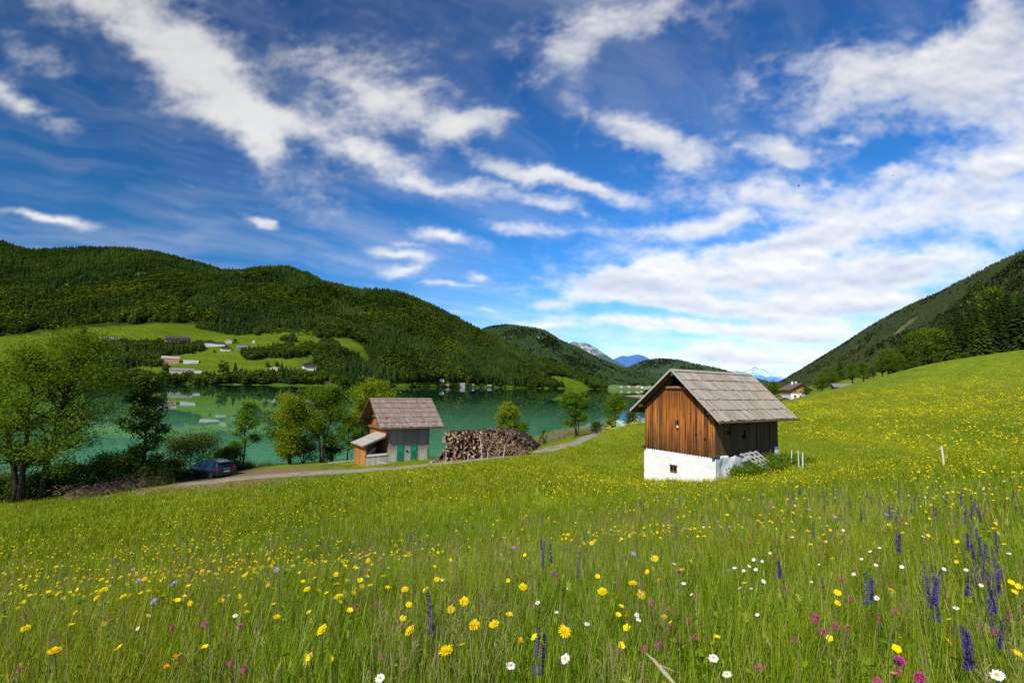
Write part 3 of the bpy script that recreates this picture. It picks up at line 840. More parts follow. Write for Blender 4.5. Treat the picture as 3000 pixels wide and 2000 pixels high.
def gable_barn(p):
    """shared frame of both old barns. local x along the long wall, y along the gable, z up"""
    root = thing(p['name'], p['label'], 'barn', (p['x'], p['y'], p['z0']), p['yaw'])
    Wd, L, zr, ze, og, ob, oe = (p[k] for k in ('W', 'L', 'zr', 'ze', 'og', 'ob', 'oe'))
    zr -= p['z0']; ze -= p['z0']; zel = p.get('zl', p['ze'])-p['z0']; y_r = Wd/2
    # roof height over y (underside)
    sl = (zr-ze)/(y_r+oe); sr = (zr-zel)/(y_r+oe)
    zt = lambda y: (zr-abs(y-y_r)*(sl if y < y_r else sr))-.10
    rb = MB()
    for (yy, zz_, sd) in ((-oe, ze, 1), (Wd+oe, zel, 2)):
        shingle_roof(rb, -og, L+ob, (y_r, zr), (yy, zz_), p['courses'], p.get('bw', .24), seed=sd+p['seed'])
    roof = rb.build('roof', p['shing'], root)
    ub = MB()   # roof boarding under the shingles, rafters, verge boards, ridge
    for (yy, zz_) in ((-oe, ze), (Wd+oe, zel)):
        s_ = 1 if yy < 0 else -1
        ub.slab((-og+.05, y_r, zr-.005), (L+ob-.05, y_r, zr-.005), (-og+.05, yy-.0*s_, zz_-.005), .03, (0, 0, -1))
    ub.build('roof_boarding', BARN_DARK, roof)
    rf = MB(); x = -og+.25
    while x < L+ob-.1:
        for (yy, zz_) in ((-oe*.97, ze), (Wd+oe*.97, zel)):
            rf.bar((x, y_r, zr-.11), (x, yy, zz_-.10+(zr-zz_)*.01), .09, .11)
        x += .95
    for (yy, zz_) in ((0.02, zt(0)-.05), (Wd-.02, zt(Wd)-.05), (y_r, zr-.22)):
        rf.bar((-og+.08, yy, zz_), (L+ob-.1, yy, zz_), .14, .14, m=0)
    rf.build('rafters', BARN_DARK, roof)
    for xx in (-og-.02, L+ob+.02):
        for (yy, zz_) in ((-oe-.03, ze-.02), (Wd+oe+.03, zel-.02)):
            vb = MB(); vb.bar((xx, y_r, zr+.05), (xx, yy, zz_+.045), .035, .10, up=(0, 0, 1))
            vb.build('verge_board', p.get('vmat', GREYWOOD), roof)
    eb = MB(); eb.tube([(-og+.0, -oe-.05, ze-.045), (L*.5, -oe-.055, ze-.06), (L+ob+p.get('gut', .25), -oe-.05, ze-.04)], .055, 8)
    eb.build('gutter', BEAM, roof)
    eb = MB(); eb.tube([(-og+.0, Wd+oe+.05, zel-.045), (L+ob, Wd+oe+.05, zel-.04)], .055, 8)
    eb.build('gutter', BEAM, roof)
    rg = MB(); rg.slab((-og, y_r-.16, zr-.05), (L+ob, y_r-.16, zr-.05), (-og, y_r+.02, zr+.075), .03); rg.slab((-og, y_r+.16, zr-.05), (L+ob, y_r+.16, zr-.05), (-og, y_r-.02, zr+.075), .03, (0, .5, 1))
    rg.build('ridge_board', p['shing'], roof)
    return root, zt, zr, ze, zel


# ---- the main barn: whitewashed stone below, larch boards above
b1 = dict(name='hay_barn', label='old barn with whitewashed stone base, orange-brown board gable and grey shingle roof', x=10.96, y=27.69, z0=-5.7, yaw=.64, W=4.6, L=6.77, zr=1.05, ze=-1.65, zl=-1.38, og=.63, ob=1.19, oe=.61, courses=5, bw=.27, shing=SHING1, seed=1, gut=.35)
root, zt, zr, ze, zel = gable_barn(b1); Wd, L = 4.6, 6.77
zw = 2.05
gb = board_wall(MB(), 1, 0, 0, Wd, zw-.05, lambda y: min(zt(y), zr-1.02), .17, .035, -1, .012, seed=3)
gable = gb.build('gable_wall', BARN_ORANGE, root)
bt = MB()  # half-round battens over the joints
rg_ = random.Random(9); y = .09
while y < Wd-.05:
    bt.bar((-.062, y, zw-.02-rg_.random()*.03), (-.058, y+rg_.uniform(-.01, .01), min(zt(y), zr-1.02)-.02), .055, .03, up=(0, 1, 0)); y += rg_.uniform(.15, .2)
bt.build('batten', BARN_ORANGE, gable)

mb = MB(); mb.box(.25, .3, 1.35, Wd-1.35, zr-1.4, zr-.98); mb.box(.25, .3, 1.8, Wd-1.8, zr-.98, zr-.62); mb.build('loft_opening', BLACK, gable)
mb = MB(); mb.tube([(-.09, Wd/2-.72, zr-.98), (-.12, Wd/2, zr-.96), (-.09, Wd/2+.72, zr-.98)], .085, 9); mb.build('beam', planks('beam_red', (.20, .08, .035), (.34, .15, .07)), gable)
# upper gable braces in the shade of the verge
mb = MB(); mb.bar((-.07, .5, zt(.5)-.12), (-.07, Wd/2-.3, zr-.50), .05, .16); mb.bar((-.07, Wd-.5, zt(Wd-.5)-.12), (-.07, Wd/2+.3, zr-.50), .05, .16); mb.build('brace', BARN_DARK, gable)
# keyhole vent: dark slot with a pale stone behind, frame
yk, zk = 2.28, 3.62
mb = MB(); a = [(-.085, yk+.14*math.cos(k*math.pi/8), zk+.20+.14*math.sin(k*math.pi/8)) for k in range(9)]+[(-.085, yk-.10, zk-.2), (-.085, yk+.10, zk-.2)]
mb.add(a, [tuple(range(11))]); mb.build('vent_hole', BLACK, gable)
mb = MB(); mb.sphere((-.08, yk, zk-.05), .075, 8, 6, scale=(.3, 1, 1.1)); mb.build('vent_stone', WHITEPAINT, gable)
for (yy, zz_) in ((1.1, 3.25), (.55, 3.05)):
    mb = MB(); mb.tube([(-.075, yy, zz_), (-.09, yy, zz_)], .06, 8); mb.build('knot_hole', BLACK, gable)
# long wall
sb = board_wall(MB(), 0, 0, 0, L, lambda x: zw+.03 if x < 3.2 else (1.98 if x < 3.4 else (1.0 if x < 6.25 else 2.25)), zt(0)+.05, .19, .035, -1, .01, seed=5)
side = sb.build('long_wall', BARN_DARK, root)
for (xx, zz_) in ((1.35, 3.45), (2.9, 3.2)):
    mb = MB(); mb.bar((xx, -.075, zz_-.25), (xx, -.075, zz_+.25), .09, .02, up=(0, 1, 0)); mb.bar((xx-.28, -.075, zz_-.06), (xx-.08, -.075, zz_-.06), .14, .02, up=(0, 1, 0)); mb.build('vent_slot', BLACK, side)
mb = MB(); mb.bar((4.25, -.085, 1.05), (4.25, -.085, 3.9), .08, .05, up=(0, 1, 0)); mb.bar((5.75, -.085, 1.05), (5.75, -.085, 3.9), .08, .05, up=(0, 1, 0)); mb.bar((4.2, -.09, 3.94), (5.8, -.09, 3.94), .09, .05)
mb.build('door_frame', BARN_DARK, side)
board_wall(MB(), 0, Wd, 0, L, zw, zt(Wd)+.05, .2, .035, 1, .01, seed=6).build('rear_wall', BARN_DARK, root)
board_wall(MB(), 1, L, 0, Wd, zw, zt, .2, .035, 1, .01, seed=7).build('far_gable', BARN_DARK, root)
for (yy, zz_) in ((-.02, 2.14), (Wd+.02, 2.22), (Wd+.02, zt(Wd)-.1), (-.02, zt(0)-.12)):
    mb = MB(); mb.tube([(-.26, yy, zz_), (.3, yy, zz_)], .10, 8); mb.build('log_end', BARN_DARK, root)


def lumpy_wall(x0, y0, x1, y1, zb, zt_, out, nx=40, nz=18, amp=.04, thick=.3, seed=0):
    """one face of a rough rendered wall with thickness, zt_ a function of 0..1"""
    d = np.array([x1-x0, y1-y0]); L_ = np.hypot(*d); n = np.array(out, float)
    V = []
    for j in range(nz+1):
        for i in range(nx+1):
            s = i/nx; top = zt_(s); z = zb+(top-zb)*j/nz
            a = amp*(fbm(s*L_*1.3+seed, z*1.3+seed, 4)-.47)*2.2
            e = 0 if j < nz else -.03
            p = np.array([x0, y0])+d*s+n*(a+.06+e); V.append((p[0], p[1], z))
    F = [(j*(nx+1)+i, j*(nx+1)+i+1, (j+1)*(nx+1)+i+1, (j+1)*(nx+1)+i) for j in range(nz) for i in range(nx)]
    k = len(V)
    for i in range(nx+1):
        s = i/nx; p = np.array([x0, y0])+d*s-n*thick; V.append((p[0], p[1], zt_(s)))
    F += [(nz*(nx+1)+i, nz*(nx+1)+i+1, k+i+1, k+i) for i in range(nx)]
    return V, F


mb = MB()
mb.add(*lumpy_wall(-.03, -.10, -.03, Wd+.03, -1., lambda s: zw+.02+.05*s, (-1, 0), seed=1, amp=.05))
mb.add(*lumpy_wall(-.1, -.0, 3.45, -.0, -1., lambda s: zw+.03+.22*s+.05*math.sin(s*9), (0, -1), seed=4, amp=.13))
mb.add(*lumpy_wall(6.25, -.0, L+.06, -.0, -1., lambda s: 2.36, (0, -1), seed=7, nx=10))
mb.add(*lumpy_wall(L+.02, -.05, L+.02, Wd, -1., lambda s: 2.2, (1, 0), seed=9))
mb.add(*lumpy_wall(0, Wd-.02, L, Wd-.02, -1., lambda s: 2.1, (0, 1), seed=12))
mb.box(.0, L-.05, .06, Wd-.1, -1., 2.0)
base = mb.build('stone_base', WHITEWASH, root, True)
# small barred window in the base
wy, wz = 2.52, 1.22
mb = MB(); mb.box(-.115, -.05, wy-.20, wy+.20, wz-.16, wz+.15); win = mb.build('cellar_window', BLACK, base)
mb = MB()
mb.bar((-.14, wy-.25, wz+.17), (-.14, wy+.25, wz+.17), .09, .05); mb.bar((-.14, wy-.22, wz-.17), (-.14, wy+.22, wz-.17), .08, .035)
for yy in (-.205, 0, .205): mb.bar((-.14, wy+yy, wz-.17), (-.14, wy+yy, wz+.15), .03, .035, up=(0, 1, 0))
mb.build('window_frame', BEAM, win)

# ladder rack of grey poles leaning against the barn
s_ = np.array([math.cos(.64), math.sin(.64)]); g_ = np.array([-math.sin(.64), math.cos(.64)])
def b1w(x, y): v = np.array([10.96, 27.69])+s_*x+g_*y; return v
lx, ly_ = b1w(3.0, -1.3); lz = g1(lx, ly_)
lr_ = thing('wooden_rack', 'weathered grey ladder-like rack leaning against the white barn base', 'rack', (lx, ly_, lz), .64)
zo = -5.7-lz; C4 = [Vector((x-3.0, -y+1.3, z+zo)) for x, y, z in ((2.2, .2, 2.22), (3.75, .2, 2.27), (2.7, 1.35, 1.50), (3.75, 1.4, 1.50))]
nn_ = (C4[2]-C4[0]).cross(C4[1]-C4[0]).normalized()
for f in (0, .34, .67, 1.):
    mb = MB(); a_, b_ = C4[0].lerp(C4[1], f), C4[2].lerp(C4[3], f); mb.bar(a_, b_+(b_-a_)*.12, .085, .06, up=nn_); mb.build('rail', GREYWOOD, lr_)
for f in (.04, .27, .5, .73, .95):
    mb = MB(); a_, b_ = C4[0].lerp(C4[2], f)-nn_*.05, C4[1].lerp(C4[3], f)-nn_*.05; mb.bar(a_-(b_-a_)*.06, b_+(b_-a_)*.06, .10, .045, up=nn_); mb.build('rung', GREYWOOD, lr_)
# ---- the second barn
z0b = -7.6
b2 = dict(name='lakeside_barn', label='small barn with brown shingle roof, grey plank wall and green doors beside the track', x=-10.76, y=46, z0=z0b, yaw=.59, W=4.86, L=3.92, zr=-1.52, ze=-3.99, og=1.07, ob=1.21, oe=.58, courses=6, bw=.2, shing=SHING2, seed=20, gut=.25, vmat=BARN_DARK)
root2, zt, zr, ze, zel = gable_barn(b2); Wd, L = 4.86, 3.92
O2 = planks('red_boards', (.20, .055, .016), (.46, .15, .045)); GW = planks('grey_boards', (.34, .30, .24), (.62, .56, .47), top=(1.6, 2.3, (.07, .045, .028)))  # grey boards turn dark brown towards the top: eave shadow painted into the colour
board_wall(MB(), 1, 0, 0, Wd, .0, lambda y: zt(y) if zt(y) < 4.6 else 4.6, .17, .03, -1, .01, seed=31).build('gable_wall', O2, root2)
mb = MB(); board_wall(mb, 1, -.12, .35, Wd-.35, 4.45, lambda y: zt(y)-.02, .16, .03, -1, .01, seed=32); gb2 = mb.build('upper_gable', planks('pale_boards', (.30, .12, .04), (.5, .24, .10)), root2)
mb = MB(); mb.bar((-.22, .2, 4.46), (-.22, Wd-.2, 4.46), .07, .16); mb.bar((-.2, .1, 3.45), (-.2, Wd, 3.45), .1, .18); mb.build('beam', BEAM, gb2)
mb = MB(); mb.box(-.1, -.045, 1.0, 2.0, 3.62, 4.30); mb.build('loft_opening', BLACK, gb2)
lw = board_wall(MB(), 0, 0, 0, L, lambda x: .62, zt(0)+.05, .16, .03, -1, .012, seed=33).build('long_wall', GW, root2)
board_wall(MB(), 0, Wd, 0, L, .3, zt(Wd)+.05, .2, .03, 1, .01, seed=34).build('rear_wall', BARN_DARK, root2)
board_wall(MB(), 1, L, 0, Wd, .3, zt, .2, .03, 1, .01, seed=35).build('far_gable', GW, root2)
mb = MB(); mb.box(-.03, L+.03, -.03, Wd+.03, -1, .60); mb.build('foundation', simple('pale_stone', (.42, .39, .33), .9, .1, .35, 4), root2)
for i, xx in enumerate((1.12, 2.42)):
    mb = MB(); mb.box(xx-.30, xx+.30, -.088, -.04, .70, 2.02)
    dr = mb.build('door', GREEN, root2)
    mb = MB(); mb.box(xx-.30, xx+.30, -.11, -.0885, .70, .76); mb.box(xx-.30, xx+.30, -.11, -.0885, 1.95, 2.02); mb.add([(xx-.22, -.10, 1.86), (xx+.22, -.10, 1.86), (xx+.22, -.10, 1.55), (xx, -.10, 1.36), (xx-.22, -.10, 1.55)], [(0, 1, 2, 3, 4)])
    mb.bar((xx-.29, -.10, .8), (xx+.29, -.10, 1.3), .06, .02, up=(0, 1, 0)); mb.build('door_brace', simple('green_paint_light', (.012, .30, .15), .5, .4, .2), dr)
    mb = MB(); mb.box(xx-.03, xx+.03, -.13, -.11, 1.2, 1.3); mb.build('handle', BLACK, dr)
mb = MB(); mb.box(L-.16, L-.02, -.10, -.04, .8, 1.7); mb.build('shutter', GREEN, root2)
mb = MB(); mb.box(1.68, 1.86, -.10, -.045, 1.42, 1.56); mb.build('vent_slot', BLACK, lw)

sl2 = (zr-ze)/(Wd/2+.58)
for k in range(9):
    gm_ = MB(); gm_.sphere((-.75+k*.70, -.36, zr-(Wd/2+.36)*sl2+.13), .06, 8, 5); gm_.build('snow_guard', WHITEPAINT, root2)
# lean-to on the gable
lt = MB(); shingle_roof(lt, -.25, 3.15, (0, 0), (2.35, -.95), 2, .22, seed=44)
V = np.array(lt.v); lt.v = [(-y, x, z+3.0) for x, y, z in V]; lt.f = [tuple(reversed(f)) for f in lt.f]
lr2 = lt.build('lean_to_roof', simple('pale_boards_roof', (.40, .37, .33), .85, .1, .35, 10), root2)
mb = MB(); mb.slab((0, -.22, 2.98), (0, 3.1, 2.98), (-2.3, -.22, 2.04), .03, (0, 0, -1)); mb.bar((-2.33, -.25, 2.06), (-2.33, 3.15, 2.06), .05, .14); mb.bar((0, -.24, 3.0), (-2.35, -.24, 2.07), .05, .14)
mb.build('verge_board', BEAM, lr2)
board_wall(MB(), 1, -2.0, .0, 3.0, .25, 2.08, .17, .03, -1, .01, seed=45).build('lean_to_front', planks('honey_boards', (.30, .10, .02), (.56, .24, .06)), root2)
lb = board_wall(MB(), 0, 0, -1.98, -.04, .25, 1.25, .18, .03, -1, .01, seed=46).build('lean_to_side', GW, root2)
mb = MB(); mb.bar((-1.95, -.07, 1.27), (-.05, -.07, 1.33), .05, .16); mb.build('rail', WHITEPAINT, lb)
mb = MB(); mb.bar((-1.97, -.05, 1.2), (-1.97, -.05, 2.1), .1, .1, up=(0, 1, 0)); mb.bar((-1.9, -.05, 1.3), (-1.1, -.05, 1.95), .07, .07, up=(0, 1, 0)); mb.build('post', BEAM, root2)
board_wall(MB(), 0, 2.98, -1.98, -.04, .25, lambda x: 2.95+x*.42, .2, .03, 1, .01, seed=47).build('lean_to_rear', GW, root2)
# planks lying in the grass
for i, (pa, pb, w_, lb_) in enumerate([((962, 1360), (1040, 1352), .28, 'long grey board lying in the grass by the lean-to corner'), ((1068, 1354), (1135, 1362), .22, 'pale narrow board lying along the lean-to wall foot'), ((1262, 1358), (1272, 1356), .2, 'short pale board lying in front of the green doors')]):
    a, b = ground(*pa, dmin=30), ground(*pb, dmin=30); a[2] += .12; b[2] += .12
    mb = MB(); mb.bar(a, b, w_, .1)
    tag(mb.build('plank', GREYWOOD), lb_, 'plank')

# ------------------------------------------------------------------ woodpile: every log of the front face is a log
BARK = simple('bark', (.085, .055, .04), .95, .05, .5, 14)
m, t, o = mat('cut_wood'); tc = t.add('ShaderNodeTexCoord').outputs['Object']; rn = t.add('ShaderNodeObjectInfo').outputs['Random']
col = t.ramp(rn, [(0, (.04, .025, .018)), (.35, (.13, .07, .042)), (.7, (.30, .17, .10)), (1, (.58, .40, .26))])
col = t.mix(t.rng(t.noise(tc, 9, 4), .4, .7, 0, .5), col, (.12, .07, .05)); surf(t, o, col, .9, None, spec=.1); CUT = m


def log_mesh(kind, seed):
    rg = random.Random(seed); n = 9; mb = MB()
    if kind == 'round': sec = [(math.cos(2*math.pi*k/n)*rg.uniform(.88, 1.1), math.sin(2*math.pi*k/n)*rg.uniform(.88, 1.1)) for k in range(n)]
    elif kind == 'half': sec = [(math.cos(math.pi*k/6), math.sin(math.pi*k/6)*rg.uniform(.85, 1.1)-.3) for k in range(7)]
    else: sec = [(0, -.7), (.95*rg.uniform(.8, 1.1), .3), (.6, .75), (0, .95*rg.uniform(.9, 1.1)), (-.6, .75), (-.95, .35)]
    k = len(sec); V = []
    for (y, s) in ((0, 1), (.9, 1.0), (2.2, .95)):
        bx_, bz_ = (0, 0) if y == 0 else (rg.uniform(-.2, .2), rg.uniform(-.15, .15))
        V += [((a+bx_*.3)*s, y, (b+bz_*.3)*s) for a, b in sec]
    F = [(i*k+j, i*k+(j+1) % k, (i+1)*k+(j+1) % k, (i+1)*k+j) for i in range(2) for j in range(k)]
    mb.add(V, F, 0); mb.f.append(tuple(range(k))[::-1]); mb.m.append(1); mb.f.append(tuple(range(2*k, 3*k))); mb.m.append(1)
    return mb.mesh('log', [BARK, CUT])


LOGM = [log_mesh(k, s) for s, k in enumerate(['round', 'round', 'half', 'wedge', 'round', 'half', 'wedge', 'round'])]
WA, WB = ground(1276, 1352, dmin=30), ground(1541, 1335, dmin=30)
dv = Vector((WB[0]-WA[0], WB[1]-WA[1], 0)); WL = dv.length; dv.normalize(); nv = Vector((-dv.y, dv.x, 0)); yawp = math.atan2(dv.y, dv.x)
prof = lambda s: float(np.interp(s, [0, .04, .12, .25, .45, .6, .75, .86, .95, 1], [.22, .6, 1.15, 2.0, 2.2, 2.1, 1.8, 1.35, .8, .25]))
rg = random.Random(77); nlog = 0; spots = []
z = .0; row = 0
while z < 2.9:
    x = rg.uniform(0, .2); hrow = .165
    while x < WL:
        r_ = rg.choice((.07, .08, .09, .105, .12, .135))
        if z+r_ < prof(x/WL): spots.append((x, z+r_*.9, r_))
        x += r_*1.95
    z += hrow; row += 1
rg.shuffle(spots)
spots.sort(key=lambda q: -q[2]); rest = spots[300:]; spots = spots[:300]
for (x, z, r_) in spots:
    me = LOGM[rg.randrange(8)]; p = Vector(WA)+dv*x; zb = WA[2]+(WB[2]-WA[2])*x/WL
    o_ = bpy.data.objects.new('log', me); COL.objects.link(o_)
    off = rg.uniform(-.42, .34)+.35*(z/2.4)
    o_.location = (p.x+nv.x*off, p.y+nv.y*off, zb+z+rg.uniform(-.03, .03))
    o_.rotation_euler = (rg.uniform(-.05, .05), rg.uniform(0, 6.28), yawp+rg.uniform(-.09, .09)); o_.scale = (r_, 1, r_)
    tag(o_, 'cut log end in the face of the big woodpile by the track', 'log', 'logs stacked in the woodpile')
# the mass behind the face: rows of logs nobody could count
mb = MB(); rg = random.Random(5)
for (x, z, r_) in rest:
    p = Vector((WA[0], WA[1], WA[2]+(WB[2]-WA[2])*x/WL+z))+dv*x+nv*(rg.uniform(-.3, .2)+.25*z/2.7)
    mb.tube([p, p+nv*2.2+dv*rg.uniform(-.2, .2)], r_, 7, m=0, capm=1)
for k in range(620):
    x = rg.uniform(-.5, WL); dep = rg.uniform(1.9, 4.6); top = prof(min(1, max(0, x/WL)))*(1.02 if x/WL > .1 else 1)
    if x < WL*.3: top = max(top, 1.6+rg.random()*.7) if dep > 2.2 else top
    z = rg.uniform(.1, max(.2, top-.12)); r_ = rg.uniform(.09, .16)
    if rg.random() < .5: z = max(.1, top-.14)
    p = Vector((WA[0], WA[1], WA[2]+(WB[2]-WA[2])*x/WL))+dv*x+nv*dep; a_ = rg.uniform(-.12, .12)
    q = p+Vector((nv.x*math.cos(a_)-dv.x*math.sin(a_), nv.y*math.cos(a_)-dv.y*math.sin(a_), 0))*1.9
    mb.tube([p+Vector((0, 0, z)), q+Vector((0, 0, z-.05))], r_, 6, m=0, capm=1)
tag(mb.build('log_heap', [BARK, simple('old_cut_wood', (.3, .2, .13), .9, .1, .4, 5)]), 'body of the woodpile behind its cut face', 'logs', kind='stuff')
# fallen sticks and brush on the heap, leaning poles in front of it
mb = MB()
for k in range(170):
    x = rg.uniform(WL*.55, WL*1.03) if k > 60 else rg.uniform(0, WL); zt_ = prof(min(1, x/WL)); p = Vector(WA)+dv*x-nv*rg.uniform(.25, .75)
    p.z = WA[2]+(WB[2]-WA[2])*x/WL+rg.uniform(0, zt_*.75); a_ = rg.uniform(0, 3.14)
    if k < 60: p = Vector(WA)+dv*x+nv*rg.uniform(0, 1.5); p.z = WA[2]+zt_+.06
    L_ = rg.uniform(.4, 1.3); q = p+Vector((dv.x*math.cos(a_), dv.y*math.cos(a_), abs(math.sin(a_))*(.8 if k > 60 else .15)))*L_
    mb.tube([p, (p+q)/2+Vector((0, 0, rg.uniform(-.08, .08))), q], [.018, .014, .007], 4)
tag(mb.build('brushwood', simple('dry_twigs', (.26, .17, .12), .9, .1, .5, 5)), 'dry branches tangled over the low end of the woodpile', 'brushwood', kind='stuff')
for i, (pa, h, lean, lb_) in enumerate([((1305, 1358), 1.05, .02, 'thin pale stake standing before the short end of the woodpile'), ((1370, 1352), .75, .02, 'low stake standing before the middle of the woodpile'), ((1413, 1344), 1.9, -.30, 'long pole leaning back onto the woodpile'), ((1428, 1345), .7, 0, 'short stake beside the long leaning pole'), ((1473, 1343), 1.0, .15, 'crooked stake by the brushwood end of the woodpile')]):
    a = ground(*pa, dmin=30); mb = MB(); b = (a[0]+lean, a[1]+abs(lean)*1.5, a[2]+h); mb.tube([(a[0], a[1], a[2]-.15), ((a[0]+b[0])/2+.02, (a[1]+b[1])/2, (a[2]+b[2])/2), b], [.045, .04, .03], 7)
    tag(mb.build('stake', GREYWOOD), lb_, 'stake')
# stake in the bank left of the lean-to
a = ground(1029, 1350, dmin=30); mb = MB(); mb.tube([(a[0], a[1], a[2]-.2), (a[0]+.03, a[1], a[2]+.85)], [.05, .04], 7); tag(mb.build('stake', GREYWOOD), 'grey stake in the grass in front of the lake, next to the lean-to', 'stake')
# ------------------------------------------------------------------ scattering of what nobody could count


def scatter(name, protos, pts, rot, scl, idx=None, **props):
    """one object: many copies of a few small meshes, spread by geometry nodes"""
    n = len(pts); me = bpy.data.meshes.new(name); me.vertices.add(n); me.vertices.foreach_set('co', np.asarray(pts, np.float32).ravel())
    if idx is None: idx = RNG.integers(0, len(protos), n)
    for nm, ty, arr, key in (('rot', 'FLOAT_VECTOR', rot, 'vector'), ('scl', 'FLOAT_VECTOR', scl if np.ndim(scl) == 2 else np.repeat(np.asarray(scl)[:, None], 3, 1), 'vector'), ('pick', 'INT', idx, 'value')):
        a = me.attributes.new(nm, ty, 'POINT'); a.data.foreach_set(key, np.asarray(arr, np.int32 if ty == 'INT' else np.float32).ravel())
    c = bpy.data.collections.new(name+'_source')
    for i, p in enumerate(protos): c.objects.link(bpy.data.objects.new('%s_source_%02d' % (name, i), p))
    ng = bpy.data.node_groups.new(name, 'GeometryNodeTree')
    ng.interface.new_socket('Geometry', in_out='INPUT', socket_type='NodeSocketGeometry'); ng.interface.new_socket('Geometry', in_out='OUTPUT', socket_type='NodeSocketGeometry')
    N = ng.nodes; gi = N.new('NodeGroupInput'); go = N.new('NodeGroupOutput'); ip = N.new('GeometryNodeInstanceOnPoints'); ci = N.new('GeometryNodeCollectionInfo')
    ci.inputs[0].default_value = c; ci.inputs['Separate Children'].default_value = True; ci.inputs['Reset Children'].default_value = True
    def na(nm, ty): q = N.new('GeometryNodeInputNamedAttribute'); q.data_type = ty; q.inputs[0].default_value = nm; return q.outputs[0]
    Lk = ng.links.new
    Lk(gi.outputs[0], ip.inputs['Points']); Lk(ci.outputs[0], ip.inputs['Instance']); ip.inputs['Pick Instance'].default_value = True
    Lk(na('pick', 'INT'), ip.inputs['Instance Index']); Lk(na('rot', 'FLOAT_VECTOR'), ip.inputs['Rotation']); Lk(na('scl', 'FLOAT_VECTOR'), ip.inputs['Scale'])
    Lk(ip.outputs[0], go.inputs[0])
    o = link(name, me, **props); md = o.modifiers.new('scatter', 'NODES'); md.node_group = ng
    return o


def leaf_quads(C, size, rng, up=.35, aspect=.55, flat=0.):
    """leaf-shaped quads around centres"""
    n = len(C); nrm = rng.normal(size=(n, 3)); nrm[:, 2] = np.abs(nrm[:, 2])+up; nrm /= np.linalg.norm(nrm, axis=1, keepdims=True)
    a = np.cross(nrm, rng.normal(size=(n, 3))); a /= np.linalg.norm(a, axis=1, keepdims=True)+1e-9; b = np.cross(nrm, a)
    s = (size*rng.uniform(.6, 1.35, n))[:, None]
    V = np.stack([C-a*s*.5, C+b*s*.5*aspect+a*s*.05, C+a*s*.5-nrm*s*.1, C-b*s*.5*aspect+a*s*.05], 1).reshape(-1, 3)
    return V, np.arange(4*n).reshape(-1, 4)


BARKM = {}


def bark(name, c):
    if name not in BARKM: BARKM[name] = simple(name, c, .95, .05, .5, 11)
    return BARKM[name]


def deciduous(rg, H_, rad, lo=.3, trunks=((0, 0),), n_limb=22, n_leaf=6000, leaf=.18, tr=.14, gap=.5, droop=0., flatten=1., clump=.09, wind=(0, 0), top=.95):
    """trunk mesh with limbs, and leaf centres"""
    mb = MB(); tips = []; rng = np.random.default_rng(rg.randrange(10**6))
    for ti, (lx, ly) in enumerate(trunks):
        pts = []; k = 9; hh = H_*top*rg.uniform(.88, 1.0) if ti else H_*top; bx, by = (0, 0) if len(trunks) == 1 else (lx*.12, ly*.12)
        for i in range(k):
            s = i/(k-1); pts.append(Vector((bx+lx*s**1.4+rg.uniform(-.02, .02)*H_*s, by+ly*s**1.4+rg.uniform(-.02, .02)*H_*s, hh*s-.15*(i == 0))))
        mb.tube(pts, [tr*(1.35 if i == 0 else 1)*(1-.86*(i/(k-1)))+.012 for i in range(k)], 7)
        nl = max(3, n_limb//len(trunks))
        for j in range(nl):
            s = lo+(1-lo)*((j+.5)/nl)**.9; s = min(.98, s+rg.uniform(-.03, .03)); q = s*(k-1); i = min(int(q), k-2); p0 = pts[i].lerp(pts[i+1], q-i)
            u = (s-lo)/(1-lo); env = math.sin(math.pi*min(1, u*.80+.20))**.65
            ln = rad*env*rg.uniform(.55, 1.12); az = j*2.4+rg.uniform(-.5, .5); el = R(rg.uniform(12, 40)+35*u)
            d = Vector((math.cos(az)*math.cos(el)+wind[0], math.sin(az)*math.cos(el)+wind[1], math.sin(el)*flatten)).normalized()
            path = []
            for m_ in range(5):
                f = m_/4; path.append(p0+d*ln*f+Vector((0, 0, -droop*ln*f*f))+Vector((rg.uniform(-1, 1), rg.uniform(-1, 1), rg.uniform(-1, 1)))*ln*.05*(m_ > 0))
            r0 = tr*(1-.85*s)*.55+.012
            mb.tube(path, [r0*(1-.8*m_/4)+.004 for m_ in range(5)], 5, caps=False)
            for w_ in range(rg.randint(4, 7)):
                f = rg.uniform(.3, 1.0); a_ = path[min(3, int(f*4))].lerp(path[min(3, int(f*4))+1], f*4-min(3, int(f*4)))
                dd = (d+Vector((rg.uniform(-1, 1), rg.uniform(-1, 1), rg.uniform(-.5, .8)))*.9).normalized(); l2 = ln*rg.uniform(.18, .42)+.1
                b_ = a_+dd*l2+Vector((0, 0, -droop*l2*.6)); mb.tube([a_, (a_+b_)/2+Vector((0, 0, .03)), b_], [r0*.35+.003, r0*.22+.003, .004], 3, caps=False)
                if rg.random() > gap*.35: tips.append((b_, l2)); tips.append(((a_+b_)/2, l2))
        tips.append((pts[-1], rad*.25))
    T = np.array([p for p, l in tips]); Lr = np.array([l for p, l in tips])
    i = rng.integers(0, len(T), n_leaf); sg = clump*rad+.18*Lr[i]
    C = T[i]+rng.normal(size=(n_leaf, 3))*sg[:, None]*np.array([1, 1, .62])
    C[:, 2] = np.maximum(C[:, 2], .12)
    V, F = leaf_quads(C, leaf, rng)
    return mb, V, F


LEAF = dict(
    mid=leafy('leaves_green', (.085, .155, .012), (.19, .28, .020), .45, .7),
    dark=leafy('leaves_dark', (.028, .062, .008), (.075, .13, .014), .32, .7),
    yellow=leafy('leaves_yellow_green', (.15, .22, .012), (.30, .36, .02), .42, .9),
    bright=leafy('leaves_bright', (.085, .165, .012), (.17, .27, .018), .42, .8),
    scrub=leafy('leaves_scrub', (.045, .075, .012), (.12, .16, .025), .3, 1.4))


